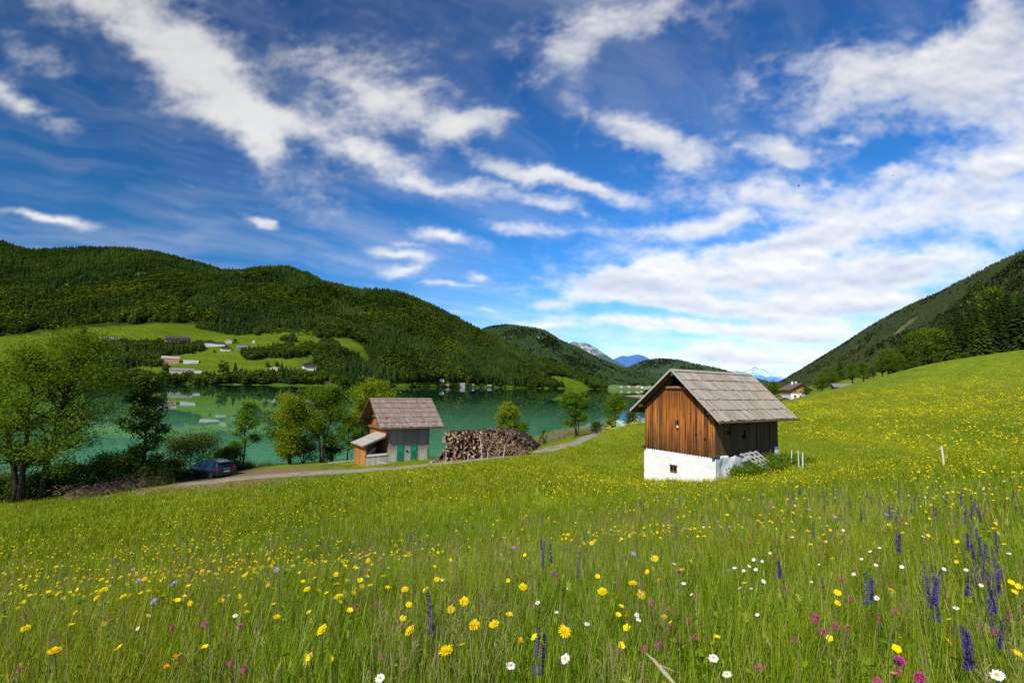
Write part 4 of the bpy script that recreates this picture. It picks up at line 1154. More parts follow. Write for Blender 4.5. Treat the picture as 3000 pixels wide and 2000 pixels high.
def plant_tree(name, label, cat, base, lm, group=None, seed=1, rz=None, crown='crown', barkc=(.040, .031, .025), **kw):
    rg = random.Random(seed); mb, V, F = deciduous(rg, **kw)
    root = thing(name, label, cat, tuple(base), rg.uniform(0, 6.3) if rz is None else rz, group)
    link(crown, raw_mesh(crown, V, F, LEAF[lm]), root)
    mb.build('trunk', bark('tree_bark_%d' % int(barkc[0]*1000), barkc), root, True)
    return root


def base_of(px, py, lift=0.):
    g_ = ground(px, py, dmin=20); return g_


def base_at(px, d): v = col_at(px, d); return v


# the group of tall airy trees on the bank, lower left
T = plant_tree
T('ash_tree', 'tall airy bank tree whose dark trunk leans toward the soil heap', 'tree', base_at(152, 37.5), 'mid', seed=4, rz=0, H_=11.6, rad=5.6, lo=.16, trunks=((1.6, .3),), n_limb=42, n_leaf=23000, leaf=.17, tr=.20, droop=.26, clump=.06)
T('ash_tree', 'tall double-trunked tree on the bank with a long low bough bent over the water', 'tree', base_at(95, 37), 'mid', seed=9, rz=0, H_=10.9, rad=4.6, lo=.18, trunks=((-.2, 0), (-3.6, .8)), n_limb=46, n_leaf=21000, leaf=.17, tr=.19, droop=.24, clump=.06)
T('ash_tree', 'slender dark tree standing between the soil heap and the lake with one long side branch', 'tree', base_at(440, 41), 'dark', seed=14, H_=8.6, rad=2.0, lo=.16, trunks=((.2, 0),), n_limb=34, n_leaf=13000, leaf=.17, tr=.12, droop=.08, gap=.7)
T('young_tree', 'young slim tree standing alone by the shore beyond the parked car', 'tree', base_at(728, 48), 'bright', seed=21, H_=6.1, rad=1.35, lo=.3, n_limb=24, n_leaf=4800, leaf=.17, tr=.07, gap=.7)
T('willow_bush', 'broad yellow-green willow reaching to the ground by the shore', 'willow', base_at(862, 50), 'yellow', seed=24, H_=6.2, rad=2.3, lo=.04, trunks=((-.9, 0), (.9, .2), (0, -.3)), n_limb=42, n_leaf=21000, leaf=.18, tr=.08, clump=.13)
T('alder_tree', 'darker many-stemmed alder beside the yellow-green willow', 'tree', base_at(955, 51), 'bright', seed=27, H_=7.4, rad=2.5, lo=.18, trunks=((-1.1, 0), (1.0, 0), (.1, .5)), n_limb=40, n_leaf=17000, leaf=.17, tr=.08, gap=.6)
T('alder_tree', 'light green tree rising behind the small brown-roofed barn', 'tree', base_at(1092, 57), 'yellow', seed=31, H_=8.6, rad=3.0, lo=.2, trunks=((-.8, 0), (1.1, 0)), n_limb=40, n_leaf=18000, leaf=.2, tr=.13)
T('alder_tree', 'small dark green tree squeezed against the lean-to end of the small barn', 'tree', base_at(1028, 51), 'mid', seed=33, H_=4.6, rad=1.3, lo=.15, n_limb=22, n_leaf=3400, leaf=.17, tr=.07)
T('willow_bush', 'bushy yellow-green young tree growing by the right end of the woodpile', 'tree', base_at(1492, 61), 'yellow', seed=36, H_=6.0, rad=1.7, lo=.05, trunks=((-.8, 0), (.6, 0)), n_limb=34, n_leaf=11000, leaf=.2, tr=.06, clump=.14)
T('alder_bush', 'dark green shrub just below the yellow-green tree by the woodpile', 'shrub', base_at(1528, 61), 'mid', seed=37, H_=3.0, rad=1.2, lo=.05, trunks=((-.3, 0), (.4, 0)), n_limb=20, n_leaf=3200, leaf=.2, tr=.05, clump=.12)
T('ash_tree', 'light green many-stemmed tree where the track bends out of sight', 'tree', base_at(1693, 88), 'bright', seed=40, H_=7.6, rad=2.1, lo=.22, trunks=((-.9, 0), (1.0, 0), (2.2, .4)), n_limb=34, n_leaf=12000, leaf=.24, tr=.09, gap=.5, clump=.10)
T('maple_tree', 'round dark crowned tree with a bent trunk at the end of the track', 'tree', base_at(1803, 86), 'mid', seed=44, rz=2.4, H_=5.4, rad=2.2, lo=.34, trunks=((.5, -.6),), n_limb=26, n_leaf=6500, leaf=.24, tr=.14, clump=.14)
T('round_shrub', 'small bright shrub under the round tree at the end of the track', 'shrub', base_at(1788, 80), 'bright', seed=46, H_=1.5, rad=1.1, lo=.05, n_limb=14, n_leaf=1500, leaf=.2, tr=.04, clump=.2)
T('round_shrub', 'low dark shrub between the two trees where the track ends', 'shrub', base_at(1750, 84), 'dark', seed=47, H_=1.4, rad=1.2, lo=.05, n_limb=14, n_leaf=1500, leaf=.2, tr=.04, clump=.2)
T('round_shrub', 'dark pointed shrub on the meadow edge by the left eave of the big barn', 'shrub', base_at(1850, 70), 'dark', seed=48, H_=1.9, rad=1.0, lo=.03, n_limb=18, n_leaf=2400, leaf=.18, tr=.04, clump=.2)
T('young_tree', 'thin sapling standing in the pale reeds', 'tree', base_at(1594, 72), 'mid', seed=49, H_=2.2, rad=.6, lo=.1, n_limb=12, n_leaf=700, leaf=.16, tr=.03)
# scrub along the bank
for i, (px, d, h, r_, lm, lb) in enumerate([
        (575, 48.5, 2.9, 2.7, 'scrub', 'wide dark bush directly behind the parked car'), (668, 48.5, 1.9, 1.0, 'scrub', 'narrow dark bush to the lake side of the car boot'), (695, 47.5, 2.1, .9, 'dark', 'dark bush at the foot of the young slim tree'),
        (515, 45.5, 1.5, 1.2, 'scrub', 'low bush between the soil heap and the car bonnet'), (350, 40.5, 2.2, 1.9, 'scrub', 'low dark bush behind the middle of the soil heap'), (285, 40, 1.7, 1.7, 'scrub', 'low dark bush behind the far end of the soil heap'),
        (215, 39.5, 1.6, 1.5, 'scrub', 'dark bush between the two big bank trees and the soil heap'), (420, 42.5, 1.6, 1.5, 'scrub', 'dark bush at the foot of the slender dark tree'), (60, 39, 1.3, 1.6, 'scrub', 'dark bush at the foot of the double-trunked tree'),
        (125, 38.5, 1.2, 1.5, 'scrub', 'dark bush between the trunks of the two big bank trees'), (0, 39, 1.2, 1.7, 'scrub', 'dark bush cut by the photo edge under the big trees'), (900, 52, 1.4, 1.6, 'dark', 'dark undergrowth bush below the yellow-green willow'), (985, 52.5, 1.3, 1.2, 'dark', 'dark undergrowth bush below the alder'),
        (460, 41, 1.2, 1.3, 'scrub', 'low bush against the near end of the soil heap'), (180, 39.5, 1.5, 1.3, 'scrub', 'dark bush right behind the leaning bank tree')]):
    T('bank_bush', lb, 'bush', base_at(px, d), lm, seed=60+i, H_=h, rad=r_, lo=.02, trunks=((-.5*r_, 0), (.5*r_, 0), (0, .3)), n_limb=24, n_leaf=int(1500*h*r_*.75+900), leaf=.15, tr=.035, clump=.16, gap=.2)


def spruce_mesh(seed, tiers=26, nb=9, cards=5, H_=1., rad=.17, droop=.35, mats=None):
    """unit height spruce, needles as small hanging sprays on drooping branches"""
    rg = random.Random(seed); V = []; F = []; C = []
    tr = MB(); tr.tube([(0, 0, -.02), (0, 0, .5), (0, 0, .97)], [.014, .009, .002], 6)
    for i in range(tiers):
        s = i/tiers; z = .07+.92*s; r_ = rad*(1-s)**.85*rg.uniform(.85, 1.12)+.008
        for j in range(nb):
            az = j*2*math.pi/nb+i*1.3+rg.uniform(-.25, .25); ln = r_*rg.uniform(.65, 1.18); dr = droop*rg.uniform(.6, 1.3)
            ca_, sa_ = math.cos(az), math.sin(az)
            for c in range(cards):
                f = (c+.7)/cards; p = np.array([ca_*ln*f, sa_*ln*f, z-dr*ln*f*f+.02*(f > .8)]); wd = ln*.40*(1.15-f)+.006; lg = ln/cards*1.5
                a = np.array([ca_, sa_, -dr*f*1.6]); b = np.array([-sa_, ca_, rg.uniform(-.5, .5)])
                k = len(V); V += [p-a*lg*.3, p+b*wd+a*lg*.2-np.array([0, 0, wd*.5]), p+a*lg*.9, p-b*wd+a*lg*.2-np.array([0, 0, wd*.5])]; F.append((k, k+1, k+2, k+3))
    V = np.array(V)*H_
    return tr, V, np.array(F)


NEEDLE = leafy('needles', (.016, .038, .008), (.046, .084, .016), .12, .35)
NEEDLE2 = leafy('needles_light', (.04, .078, .010), (.09, .14, .016), .15, .35)
SPR = []
for k in range(4):
    tr_, V_, F_ = spruce_mesh(100+k, 24+2*k, 9, 5, 1., (.17, .20, .15, .23)[k], (.30, .42, .25, .35)[k])
    SPR.append((tr_.mesh('trunk', [bark('spruce_bark', (.06, .042, .03))]), raw_mesh('crown', V_, F_, NEEDLE if k != 3 else NEEDLE2)))
DEC = []
for k in range(3):
    rg = random.Random(300+k); mbt, V_, F_ = deciduous(rg, H_=1., rad=.36, lo=.14, trunks=((0, 0), (.1, 0)), n_limb=36, n_leaf=3200, leaf=.045, tr=.018, clump=.14)
    DEC.append((mbt.mesh('trunk', [bark('spruce_bark', (.06, .042, .03))]), [raw_mesh('crown', V_, F_, LEAF[q]) for q in ('bright', 'mid')]))


def place_tree(kind, v, base, h, name, label, group, rz, sx=1., col_=0, cat='tree'):
    root = thing(name, label, cat, tuple(base), rz, group); root.scale = (h*sx, h*sx, h)
    tm, cm = SPR[v] if kind == 's' else (DEC[v][0], DEC[v][1][col_])
    link('trunk', tm, root); link('crown', cm, root)
    return root


# spruces and broadleaf trees at the top of the right-hand meadow: (photo column, depth, height)
rg = random.Random(3)
edge = [(3040, 196, 21, 's', 0), (3000, 192, 22, 's', 1), (2968, 200, 17, 's', 0), (2936, 190, 20, 's', 2), (2905, 197, 15, 's', 0), (2884, 182, 15.5, 's', 3), (2858, 200, 18, 's', 1), (2836, 196, 16, 's', 0),
        (2812, 202, 19, 's', 2), (2790, 196, 16, 's', 3), (2768, 203, 19, 's', 0), (2745, 200, 13, 'd', 1), (2722, 205, 14, 'd', 0), (2700, 200, 12.5, 'd', 2), (2680, 208, 15, 's', 3), (2655, 203, 14, 's', 0), (2630, 206, 12, 's', 3),
        (2604, 200, 9.5, 'd', 1), (2586, 204, 8, 'd', 1), (2640, 195, 6.5, 'd', 0)]
for i, (px, d, h, kd, v) in enumerate(edge):
    place_tree(kd, v, base_at(px, d), h*rg.uniform(.95, 1.05), 'spruce_tree' if kd == 's' else 'broadleaf_tree', 'dark spruce at the edge of the wood above the flowering slope' if kd == 's' else 'round broadleaf tree at the edge of the wood above the flowering slope',
               'spruces along the upper meadow edge' if kd == 's' else 'broadleaf trees along the upper meadow edge', rg.uniform(0, 6), col_=v % 2)
for i in range(64):
    px = rg.uniform(2640, 3120); d = rg.uniform(212, 300); kd = 's' if rg.random() < .92 else 'd'; b = base_at(px, d)
    tall = 16+min(1, (px-2640)/140)*9+rg.uniform(-3, 4)
    place_tree(kd, rg.randrange(3), b, tall, 'spruce_tree' if kd == 's' else 'broadleaf_tree', 'dark spruce inside the wood on the right-hand slope' if kd == 's' else 'broadleaf tree inside the wood on the right-hand slope',
               'spruces inside the wood on the slope' if kd == 's' else 'broadleaf trees inside the wood on the slope', rg.uniform(0, 6), col_=rg.randrange(2))
for i, (px, d, h, kd, v, c, lb) in enumerate([(2530, 215, 7.2, 'd', 0, 0, 'pale green rounded tree beside the low barn roof on the slope'), (2498, 225, 8, 'd', 2, 0, 'light green tree just behind the low barn roof on the slope'), (2560, 205, 5, 'd', 1, 0, 'small light shrub at the foot of the wood edge'),
        (2462, 300, 14, 's', 3, 1, 'dark conifer to the left of the low barn roof'), (2443, 290, 10, 's', 0, 1, 'smaller dark conifer above the farmhouse slope'), (2408, 235, 7.5, 'd', 1, 1, 'dark rounded bush on the meadow rim next to the farmhouse'), (2395, 260, 6, 'd', 0, 1, 'low green tree behind the farmhouse end'),
        (2425, 280, 9, 'd', 2, 1, 'broad green tree between farmhouse and low barn roof'), (2440, 230, 6.5, 'd', 2, 1, 'dark green bush below the low barn roof'), (2092, 100, 11., 's', 3, 0, 'spruce top showing above the grey roof of the big barn'), (2265, 300, 9, 'd', 1, 1, 'tree behind the farmhouse on its lake side')]):
    place_tree(kd, v, base_at(px, d), h, 'spruce_tree' if kd == 's' else 'broadleaf_tree', lb, None, i*1.1, 1.15, c)
for i, (px, d, h, lb) in enumerate([(2683, 182, 2.4, 'dark shrub on the meadow rim below the wood, leftmost of the rim shrubs'), (2748, 180, 1.7, 'long low shrub on the meadow rim'), (2796, 181, 1.8, 'low shrub under the spruces on the meadow rim'), (2832, 180, 2.1, 'rounded shrub left of the spruce that stands out in the meadow'), (2908, 179, 1.6, 'lowest of the rim shrubs, to the right of the spruce in the meadow'), (2362, 235, 3.0, 'green shrub at the farmhouse gable corner')]):
    place_tree('d', i % 3, base_at(px, d), h, 'meadow_shrub', lb, None, i, 1.9, 1, 'shrub')

# ---- the far woods
def low_spruce(seed, n=6, tiers=5):
    rg = random.Random(seed); mb = MB()
    for i in range(tiers):
        z0 = .08+.84*i/tiers; z1 = z0+.36-.02*i; r_ = .19*(1-i/tiers)**.8+.02
        V = [(0, 0, min(1., z1))]; ph = rg.uniform(0, 6)
        for j in range(n*2):
            a = ph+math.pi*j/n; rr = r_*(rg.uniform(.9, 1.25) if j % 2 == 0 else rg.uniform(.45, .65)); V.append((rr*math.cos(a), rr*math.sin(a), z0-(.05 if j % 2 == 0 else -.03)))
        mb.add(V, [(0, 1+j, 1+(j+1) % (2*n)) for j in range(2*n)])
    return mb


def low_leafy(seed):
    rng = np.random.default_rng(seed); n = 150
    d = rng.normal(size=(n, 3)); d /= np.linalg.norm(d, axis=1, keepdims=True)
    lob = 1+.28*np.sin(d[:, 0]*5+seed)*np.cos(d[:, 1]*4+seed*2)+.15*rng.normal(size=n)
    C = d*lob[:, None]*np.array([.27, .27, .38])*rng.uniform(.75, 1.0, n)[:, None]+np.array([0, 0, .52])
    return leaf_quads(C, .20, rng, .6, .8)


FN = leafy('far_needles', (.012, .032, .008), (.046, .084, .016), .05, .02, inst=True, stands=.0045)  # broad patches include painted cloud shadow
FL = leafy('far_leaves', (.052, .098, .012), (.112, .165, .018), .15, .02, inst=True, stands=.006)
FN8 = leafy('far_needles_right', (.030, .046, .020), (.066, .088, .034), .05, .02, inst=True)  # lightened needles, distance haze put into their colour
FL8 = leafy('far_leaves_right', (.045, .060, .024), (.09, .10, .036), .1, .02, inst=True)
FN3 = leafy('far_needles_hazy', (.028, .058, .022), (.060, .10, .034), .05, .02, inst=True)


def forest_protos(a, b):
    out = [low_spruce(k).mesh('far_spruce', [a]) for k in range(4)]
    for k in range(3):
        V, F = low_leafy(k+5); out.append(raw_mesh('far_leafy', V, F, b))
    return out


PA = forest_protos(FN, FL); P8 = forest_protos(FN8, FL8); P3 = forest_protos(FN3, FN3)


HCLEAR = [(1292, 1119, 13, 10), (1305, 1132, 14, 7), (1349, 1131, 16, 8), (1383, 1130, 12, 7), (1414, 1130, 8, 7), (1436, 1131, 10, 6), (901, 1078, 24, 15), (958, 1124, 14, 6), (803, 1078, 14, 8), (735, 1107, 12, 6), (521, 1008, 38, 10), (498, 1060, 26, 14), (556, 1060, 24, 10), (532, 1088, 36, 10), (578, 1088, 14, 8), (390, 1090, 24, 9), (328, 998, 40, 8), (741, 1022, 12, 8), (739, 1001, 8, 8), (705, 1018, 20, 12)]


def clear_of(q):
    ok = np.ones(len(q), bool)
    for c in HCLEAR: ok &= ell(q[:, 0], q[:, 1], *c) > 1
    shy = np.array([SY(v) for v in q[:, 0]]); return ok & ~((q[:, 0] > 1150) & (q[:, 1] > shy-4+2*np.sin(q[:, 0]*.11)))


def wood(name, hill, n, s0, s1, protos, hmin, hmax, label, keep=None, leafp=None, pxr=(-250, 3250), extra=1., seed=1):
    rng = np.random.default_rng(seed); p, q, md = hill.sample(n, s0, s1, rng)
    ok = (q[:, 0] > pxr[0]) & (q[:, 0] < pxr[1]) & (md < .35)
    if keep is not None: ok &= keep(p, q)
    p, q = p[ok], q[ok]; m_ = len(p)
    lp = leafp(p, q) if leafp else np.full(m_, .35)
    nz = fbm(p[:, 0]/160.+seed, p[:, 1]/160., 4); lp = np.clip(lp+(nz-.47)*3.2, 0, 1)
    lf = rng.random(m_) < lp; idx = np.where(lf, rng.integers(4, 7, m_), rng.integers(0, 4, m_))
    h = (hmin+(hmax-hmin)*rng.random(m_)**1.6)*np.where(lf, .8, 1.)
    rot = np.zeros((m_, 3)); rot[:, 2] = rng.uniform(0, 6.28, m_); scl = np.stack([h*extra*rng.uniform(.85, 1.2, m_)]*2+[h], 1)
    p = p.copy(); p[:, 2] -= 1.
    return scatter(name, protos, p, rot, scl, idx, kind='stuff', label=label, category='forest')


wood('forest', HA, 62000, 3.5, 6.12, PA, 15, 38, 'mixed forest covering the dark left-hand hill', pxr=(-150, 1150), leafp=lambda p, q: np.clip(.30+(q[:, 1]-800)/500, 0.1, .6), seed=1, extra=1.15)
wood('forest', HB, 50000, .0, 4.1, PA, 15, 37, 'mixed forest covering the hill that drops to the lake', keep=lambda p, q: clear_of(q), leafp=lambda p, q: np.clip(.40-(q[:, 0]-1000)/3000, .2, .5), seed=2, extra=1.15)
wood('forest', H8, 42000, .3, 3.1, P8, 14, 24, 'dark forest covering the right-hand mountain', pxr=(2200, 3200), leafp=lambda p, q: np.full(len(p), .25), seed=3, extra=1.3)
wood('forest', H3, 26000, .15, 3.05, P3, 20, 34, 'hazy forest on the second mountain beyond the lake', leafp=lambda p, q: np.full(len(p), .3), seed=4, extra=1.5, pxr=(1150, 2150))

P6 = forest_protos(*[leafy('far_needles_blue', (.045, .085, .05), (.075, .12, .062), .05, .02, inst=True)]*2)  # bluish needle tone, distance haze mixed into the colour
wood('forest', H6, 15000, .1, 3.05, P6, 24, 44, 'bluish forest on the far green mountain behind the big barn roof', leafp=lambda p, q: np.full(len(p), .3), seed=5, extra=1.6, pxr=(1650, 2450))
GROVES = [(470, 1121, 60, 5), (610, 1121, 60, 6), (740, 1115, 80, 12), (880, 1113, 90, 13), (440, 1045, 70, 32), (520, 1028, 75, 14), (335, 1025, 60, 17), (330, 1075, 70, 28), (742, 1044, 36, 13), (835, 1038, 60, 17), (905, 1028, 40, 12), (960, 1050, 42, 46), (1000, 1080, 60, 50), (752, 962, 18, 22), (960, 980, 50, 14), (845, 1000, 25, 5), (300, 1114, 110, 9), (400, 1108, 40, 8)]
def in_grove(p, q):
    r_ = np.zeros(len(q), bool)
    w_ = (vnoise(q[:, 0]*.08, q[:, 1]*.15)-.5)*.7
    for g in GROVES: r_ |= ell(q[:, 0], q[:, 1], *g)+w_ < 1
    return r_
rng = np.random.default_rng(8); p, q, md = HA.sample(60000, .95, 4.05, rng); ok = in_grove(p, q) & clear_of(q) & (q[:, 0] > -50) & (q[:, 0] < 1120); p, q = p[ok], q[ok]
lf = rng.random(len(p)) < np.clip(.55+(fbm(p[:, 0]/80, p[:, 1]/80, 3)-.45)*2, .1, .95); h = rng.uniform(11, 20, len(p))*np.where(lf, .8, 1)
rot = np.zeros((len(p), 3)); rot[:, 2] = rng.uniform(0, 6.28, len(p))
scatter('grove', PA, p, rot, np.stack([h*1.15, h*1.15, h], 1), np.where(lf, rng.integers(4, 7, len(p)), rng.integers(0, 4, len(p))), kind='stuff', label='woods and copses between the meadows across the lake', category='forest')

# single trees along the far shore, each one an object
rg = random.Random(12)
SHT = [(652, 1098, 42, 5), (690, 1100, 40, 1), (705, 1103, 22, 0), (625, 1108, 26, 1), (560, 1108, 24, 5), (482, 1092, 30, 4), (510, 1110, 18, 5), (600, 1115, 22, 6), (735, 1118, 32, 5), (760, 1118, 36, 4), (778, 1120, 30, 6), (798, 1118, 34, 5), (822, 1121, 60, 0), (834, 1121, 52, 2), (848, 1121, 48, 1), (862, 1121, 46, 3), (876, 1121, 42, 0), (890, 1118, 32, 5), (918, 1110, 26, 4), (780, 1075, 18, 5), (806, 1072, 16, 4),
       (628, 1033, 9, 5), (930, 978, 22, 5), (690, 1004, 14, 4), (752, 1028, 22, 0), (768, 1030, 18, 5), (716, 1036, 20, 5), (580, 1020, 14, 4), (245, 975, 18, 5), (233, 978, 12, 4)]
for i in range(46): SHT.append((rg.uniform(600, 1000) if i % 3 else rg.uniform(380, 640), rg.uniform(1108, 1122), rg.uniform(14, 30), rg.choice((0, 1, 4, 5, 6, 5, 4))))
for i in range(40): SHT.append((rg.uniform(1150, 1620), None, rg.uniform(8, 18), rg.choice((4, 5, 6, 5, 0))))
for (px, py, hp, v) in SHT:
    hill = HA if px < 1020 else HB
    if py is None: py = SY(px)-rg.uniform(1, 4)
    b = hill.at(px, py); h = hp/F_PX*b[1]*1.05
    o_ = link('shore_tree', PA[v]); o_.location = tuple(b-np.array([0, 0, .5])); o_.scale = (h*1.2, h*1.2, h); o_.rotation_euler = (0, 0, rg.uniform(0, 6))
    tag(o_, 'dark spruce standing near the far lake shore' if v < 4 else 'round leafy tree standing near the far lake shore', 'tree', 'spruces near the far shore' if v < 4 else 'leafy trees near the far shore')
# ------------------------------------------------------------------ houses
WALLW = simple('render_white', (.74, .72, .67), .85, .1, .08, 2); WALLC = simple('render_cream', (.60, .50, .36), .85, .1, .1, 2); WOODO = planks('house_wood', (.30, .11, .03), (.50, .22, .07)); WOODD = planks('house_wood_dark', (.07, .04, .025), (.13, .075, .045))
ROOFR = simple('roof_red_brown', (.17, .10, .08), .8, .2, .35, 3); ROOFD = simple('roof_dark', (.06, .05, .048), .8, .2, .3, 2); ROOFG = simple('roof_grey', (.21, .20, .20), .7, .3, .25, 2); ROOFP = simple('roof_pale', (.36, .31, .27), .7, .2, .2, 1)
GLASS = simple('window_glass', (.02, .025, .03), .1, .6, .2); TURQ = simple('turquoise_panel', (.10, .38, .40), .5, .4, .1); PINK = simple('render_pink', (.58, .30, .22), .85, .1, .1, 2); BLUEG = simple('blue_grey_wall', (.20, .24, .28), .7, .2, .15, 1); STONEG = simple('grey_wall', (.33, .31, .28), .9, .1, .2, 2)
PALE_T = simple('pale_trim', (.62, .60, .55), .7, .2, .1)


def house(name, label, base, w, d, hw_, hr, rz, wall, roofm, upper=None, storeys=2, nwin=3, ridge_x=False, over=.6, chim=1, group=None, balcony=None, sink=3., cat='house', wins=True, flat=False):
    """gable front faces local -y. w wide, d deep, walls hw_ high, ridge hr above them"""
    root = thing(name, label, cat, tuple(base), rz, group)
    split = hw_*.55 if upper else hw_
    mb = MB(); mb.box(-w/2, w/2, -d/2, d/2, -sink, split); mb.build('wall', wall, root)
    if upper or not flat:
        mb = MB()
        if upper: mb.box(-w/2-.04, w/2+.04, -d/2-.04, d/2+.04, split, hw_-.0)
        if ridge_x:
            for sx_ in (-1, 1): mb.add([(sx_*w/2, -d/2, hw_), (sx_*w/2, d/2, hw_), (sx_*w/2, 0, hw_+hr*.97)], [(0, 1, 2)])
        else:
            for sy in (-1, 1): mb.add([(-w/2, sy*d/2*1.003, hw_), (w/2, sy*d/2*1.003, hw_), (0, sy*d/2*1.003, hw_+hr*.97)], [(0, 1, 2)])
        mb.build('gable', upper or wall, root)
    rb = MB()
    if flat: rb.box(-w/2-.3, w/2+.3, -d/2-.3, d/2+.3, hw_, hw_+.4)
    elif ridge_x:
        e = hr*over/(d/2)
        for s in (-1, 1): rb.slab((-w/2-over, 0, hw_+hr), (w/2+over, 0, hw_+hr), (-w/2-over, s*(d/2+over), hw_-e), .22, (0, 0, 1))
    else:
        e = hr*over/(w/2)
        for s in (-1, 1): rb.slab((0, -d/2-over*1.3, hw_+hr), (0, d/2+over, hw_+hr), (s*(w/2+over), -d/2-over*1.3, hw_-e), .22, (0, 0, 1))
    roof = rb.build('roof', roofm, root)
    for c in range(chim):
        mb = MB(); cx = (-w*.12+c*w*.2) if not ridge_x else -w*.2+c*w*.35; cy = d*.1 if not ridge_x else .3
        mb.box(cx-.35, cx+.35, cy-.35, cy+.35, hw_+hr*.5, hw_+hr+.9); mb.box(cx-.42, cx+.42, cy-.42, cy+.42, hw_+hr+.9, hw_+hr+1.05); mb.build('chimney', WALLW, roof)
    if wins:
        for st in range(storeys):
            z0 = hw_*(st+.28)/storeys
            for k in range(nwin):
                cx = w*((k+.5)/nwin-.5)*.86; ww = min(.6, w/nwin*.24)
                mb = MB(); mb.box(cx-ww, cx+ww, -d/2-.10, -d/2-.045, z0, z0+1.35); wn_ = mb.build('window', PALE_T, root)
                mb = MB(); mb.box(cx-ww+.1, cx-.05, -d/2-.13, -d/2-.102, z0+.1, z0+1.25); mb.box(cx+.05, cx+ww-.1, -d/2-.13, -d/2-.102, z0+.1, z0+1.25); mb.build('pane', GLASS, wn_)
    if balcony:
        for st in range(1, storeys):
            z0 = hw_*st/storeys; mb = MB(); mb.box(-w/2*.9, w/2*.9, -d/2-1.3, -d/2-.05, z0-.1, z0+.05); mb.box(-w/2*.9, w/2*.9, -d/2-1.36, -d/2-1.28, z0-.1, z0+1.0)
            mb.build('balcony', balcony, root)
    return root


def vhouse(px, py, wp, hp, kind, label, rz=0., ratio=.8, roofh=.35, group=None, **kw):
    """village house sized from the width and height it shows"""
    hill = HA if px < 1060 else (HB if px < 1560 else H3)
    b = hill.at(px, py); k = b[1]/F_PX; w = wp*k; h = hp*k; hr = h*roofh; hw_ = h-hr
    face = -math.atan2(b[0], b[1]) + rz
    opt = dict(brown=dict(wall=WALLW, roofm=ROOFD, upper=WOODD), red=dict(wall=WALLC, roofm=ROOFR), white=dict(wall=WALLW, roofm=ROOFD), pink=dict(wall=PINK, roofm=ROOFP), pale=dict(wall=WALLC, roofm=ROOFG), barn=dict(wall=WOODD, roofm=ROOFG), flat=dict(wall=WALLW, roofm=TURQ, flat=True), grey=dict(wall=BLUEG, roofm=ROOFD), boat=dict(wall=WOODD, roofm=ROOFG), paleboat=dict(wall=STONEG, roofm=ROOFG), darkred=dict(wall=WOODO, roofm=ROOFR))[kind]
    nm_ = kw.pop('name_', 'boathouse' if 'boat' in kind else 'house'); opt = dict(opt); opt.update(kw)
    return house(nm_, label, b, w, w*ratio, hw_, hr, face, group=group, **opt)


vhouse(521, 1010, 62, 25, 'brown', 'large dark timbered hotel above a pale ground floor on the far meadow', storeys=3, nwin=7, ratio=.45, ridge_x=True, chim=3, balcony=WOODD, roofh=.3)
vhouse(508, 1014, 56, 7, 'white', 'long pale low terrace wing in front of the timbered hotel', storeys=1, nwin=9, ratio=.2, flat=True, chim=0)
vhouse(586, 1011, 27, 15, 'brown', 'dark brown house standing between the timbered hotel and the pale gabled house', storeys=2, balcony=WOODD)
vhouse(614, 1013, 25, 18, 'white', 'pale walled gabled house with dark wooden gable in the village row', upper=WOODD, storeys=2)
vhouse(642, 1013, 30, 12, 'brown', 'long low dark house in the middle of the village row', ridge_x=True, ratio=.5)
vhouse(669, 1005, 19, 12, 'red', 'reddish gabled house set higher at the back of the village row')
vhouse(661, 1026, 27, 12, 'white', 'pale house with dark eaves standing lowest on the village meadow', upper=WOODD, balcony=WOODD)
vhouse(705, 1022, 30, 18, 'grey', 'blue-grey flat roofed block with rows of balconies beside the village', storeys=3, nwin=5, flat=True, ratio=.5, chim=0, balcony=PALE_T)
vhouse(739, 1003, 7, 9, 'white', 'tiny white chapel at the foot of the forest edge', roofh=.5, ratio=1.3, nwin=1, storeys=1, chim=0)
vhouse(741, 1024, 15, 9, 'white', 'small white house half hidden by trees beside the blue-grey block')
vhouse(328, 999, 66, 11, 'barn', 'long low barn with a pale roof, alone on the upper meadow', ridge_x=True, ratio=.3, storeys=1, nwin=6, chim=0, roofh=.55)
vhouse(498, 1063, 44, 20, 'pink', 'pink walled house with pale roof among the trees above the shore', storeys=2, nwin=4, ridge_x=True, ratio=.5)
vhouse(556, 1062, 38, 12, 'flat', 'long white building with a turquoise flat roof', storeys=1, nwin=6, ratio=.4, chim=0)
vhouse(532, 1091, 60, 13, 'pale', 'long low building with pale grey roof near the shore', storeys=1, nwin=6, ridge_x=True, ratio=.3, chim=0, roofh=.5)
vhouse(578, 1090, 20, 8, 'flat', 'small white shed with a turquoise roof at the end of the long low building', storeys=1, chim=0)
vhouse(390, 1092, 40, 11, 'darkred', 'red-brown barn in the shade of the shore trees', ridge_x=True, storeys=1, chim=0, ratio=.5)
vhouse(901, 1082, 34, 22, 'white', 'white chalet with a dark wooden upper storey, alone on the shore meadow', upper=WOODD, storeys=2, nwin=4, balcony=WOODD, rz=.2)
vhouse(803, 1081, 20, 9, 'red', 'small reddish hut between the shore trees', storeys=1, chim=0)
vhouse(735, 1107, 20, 8, 'pale', 'small pale house behind the shore trees', storeys=1)
vhouse(581, 1121, 11, 14, 'darkred', 'narrow striped boathouse at the water edge', storeys=2, nwin=1, chim=0, name_='boathouse')
vhouse(958, 1124, 20, 9, 'boat', 'dark boathouse with pale roof at the foot of the dark wood', storeys=1, chim=0)
vhouse(1292, 1118, 14, 9, 'white', 'white lakeside house with a dark roof below the forest', storeys=2, nwin=2, chim=1)
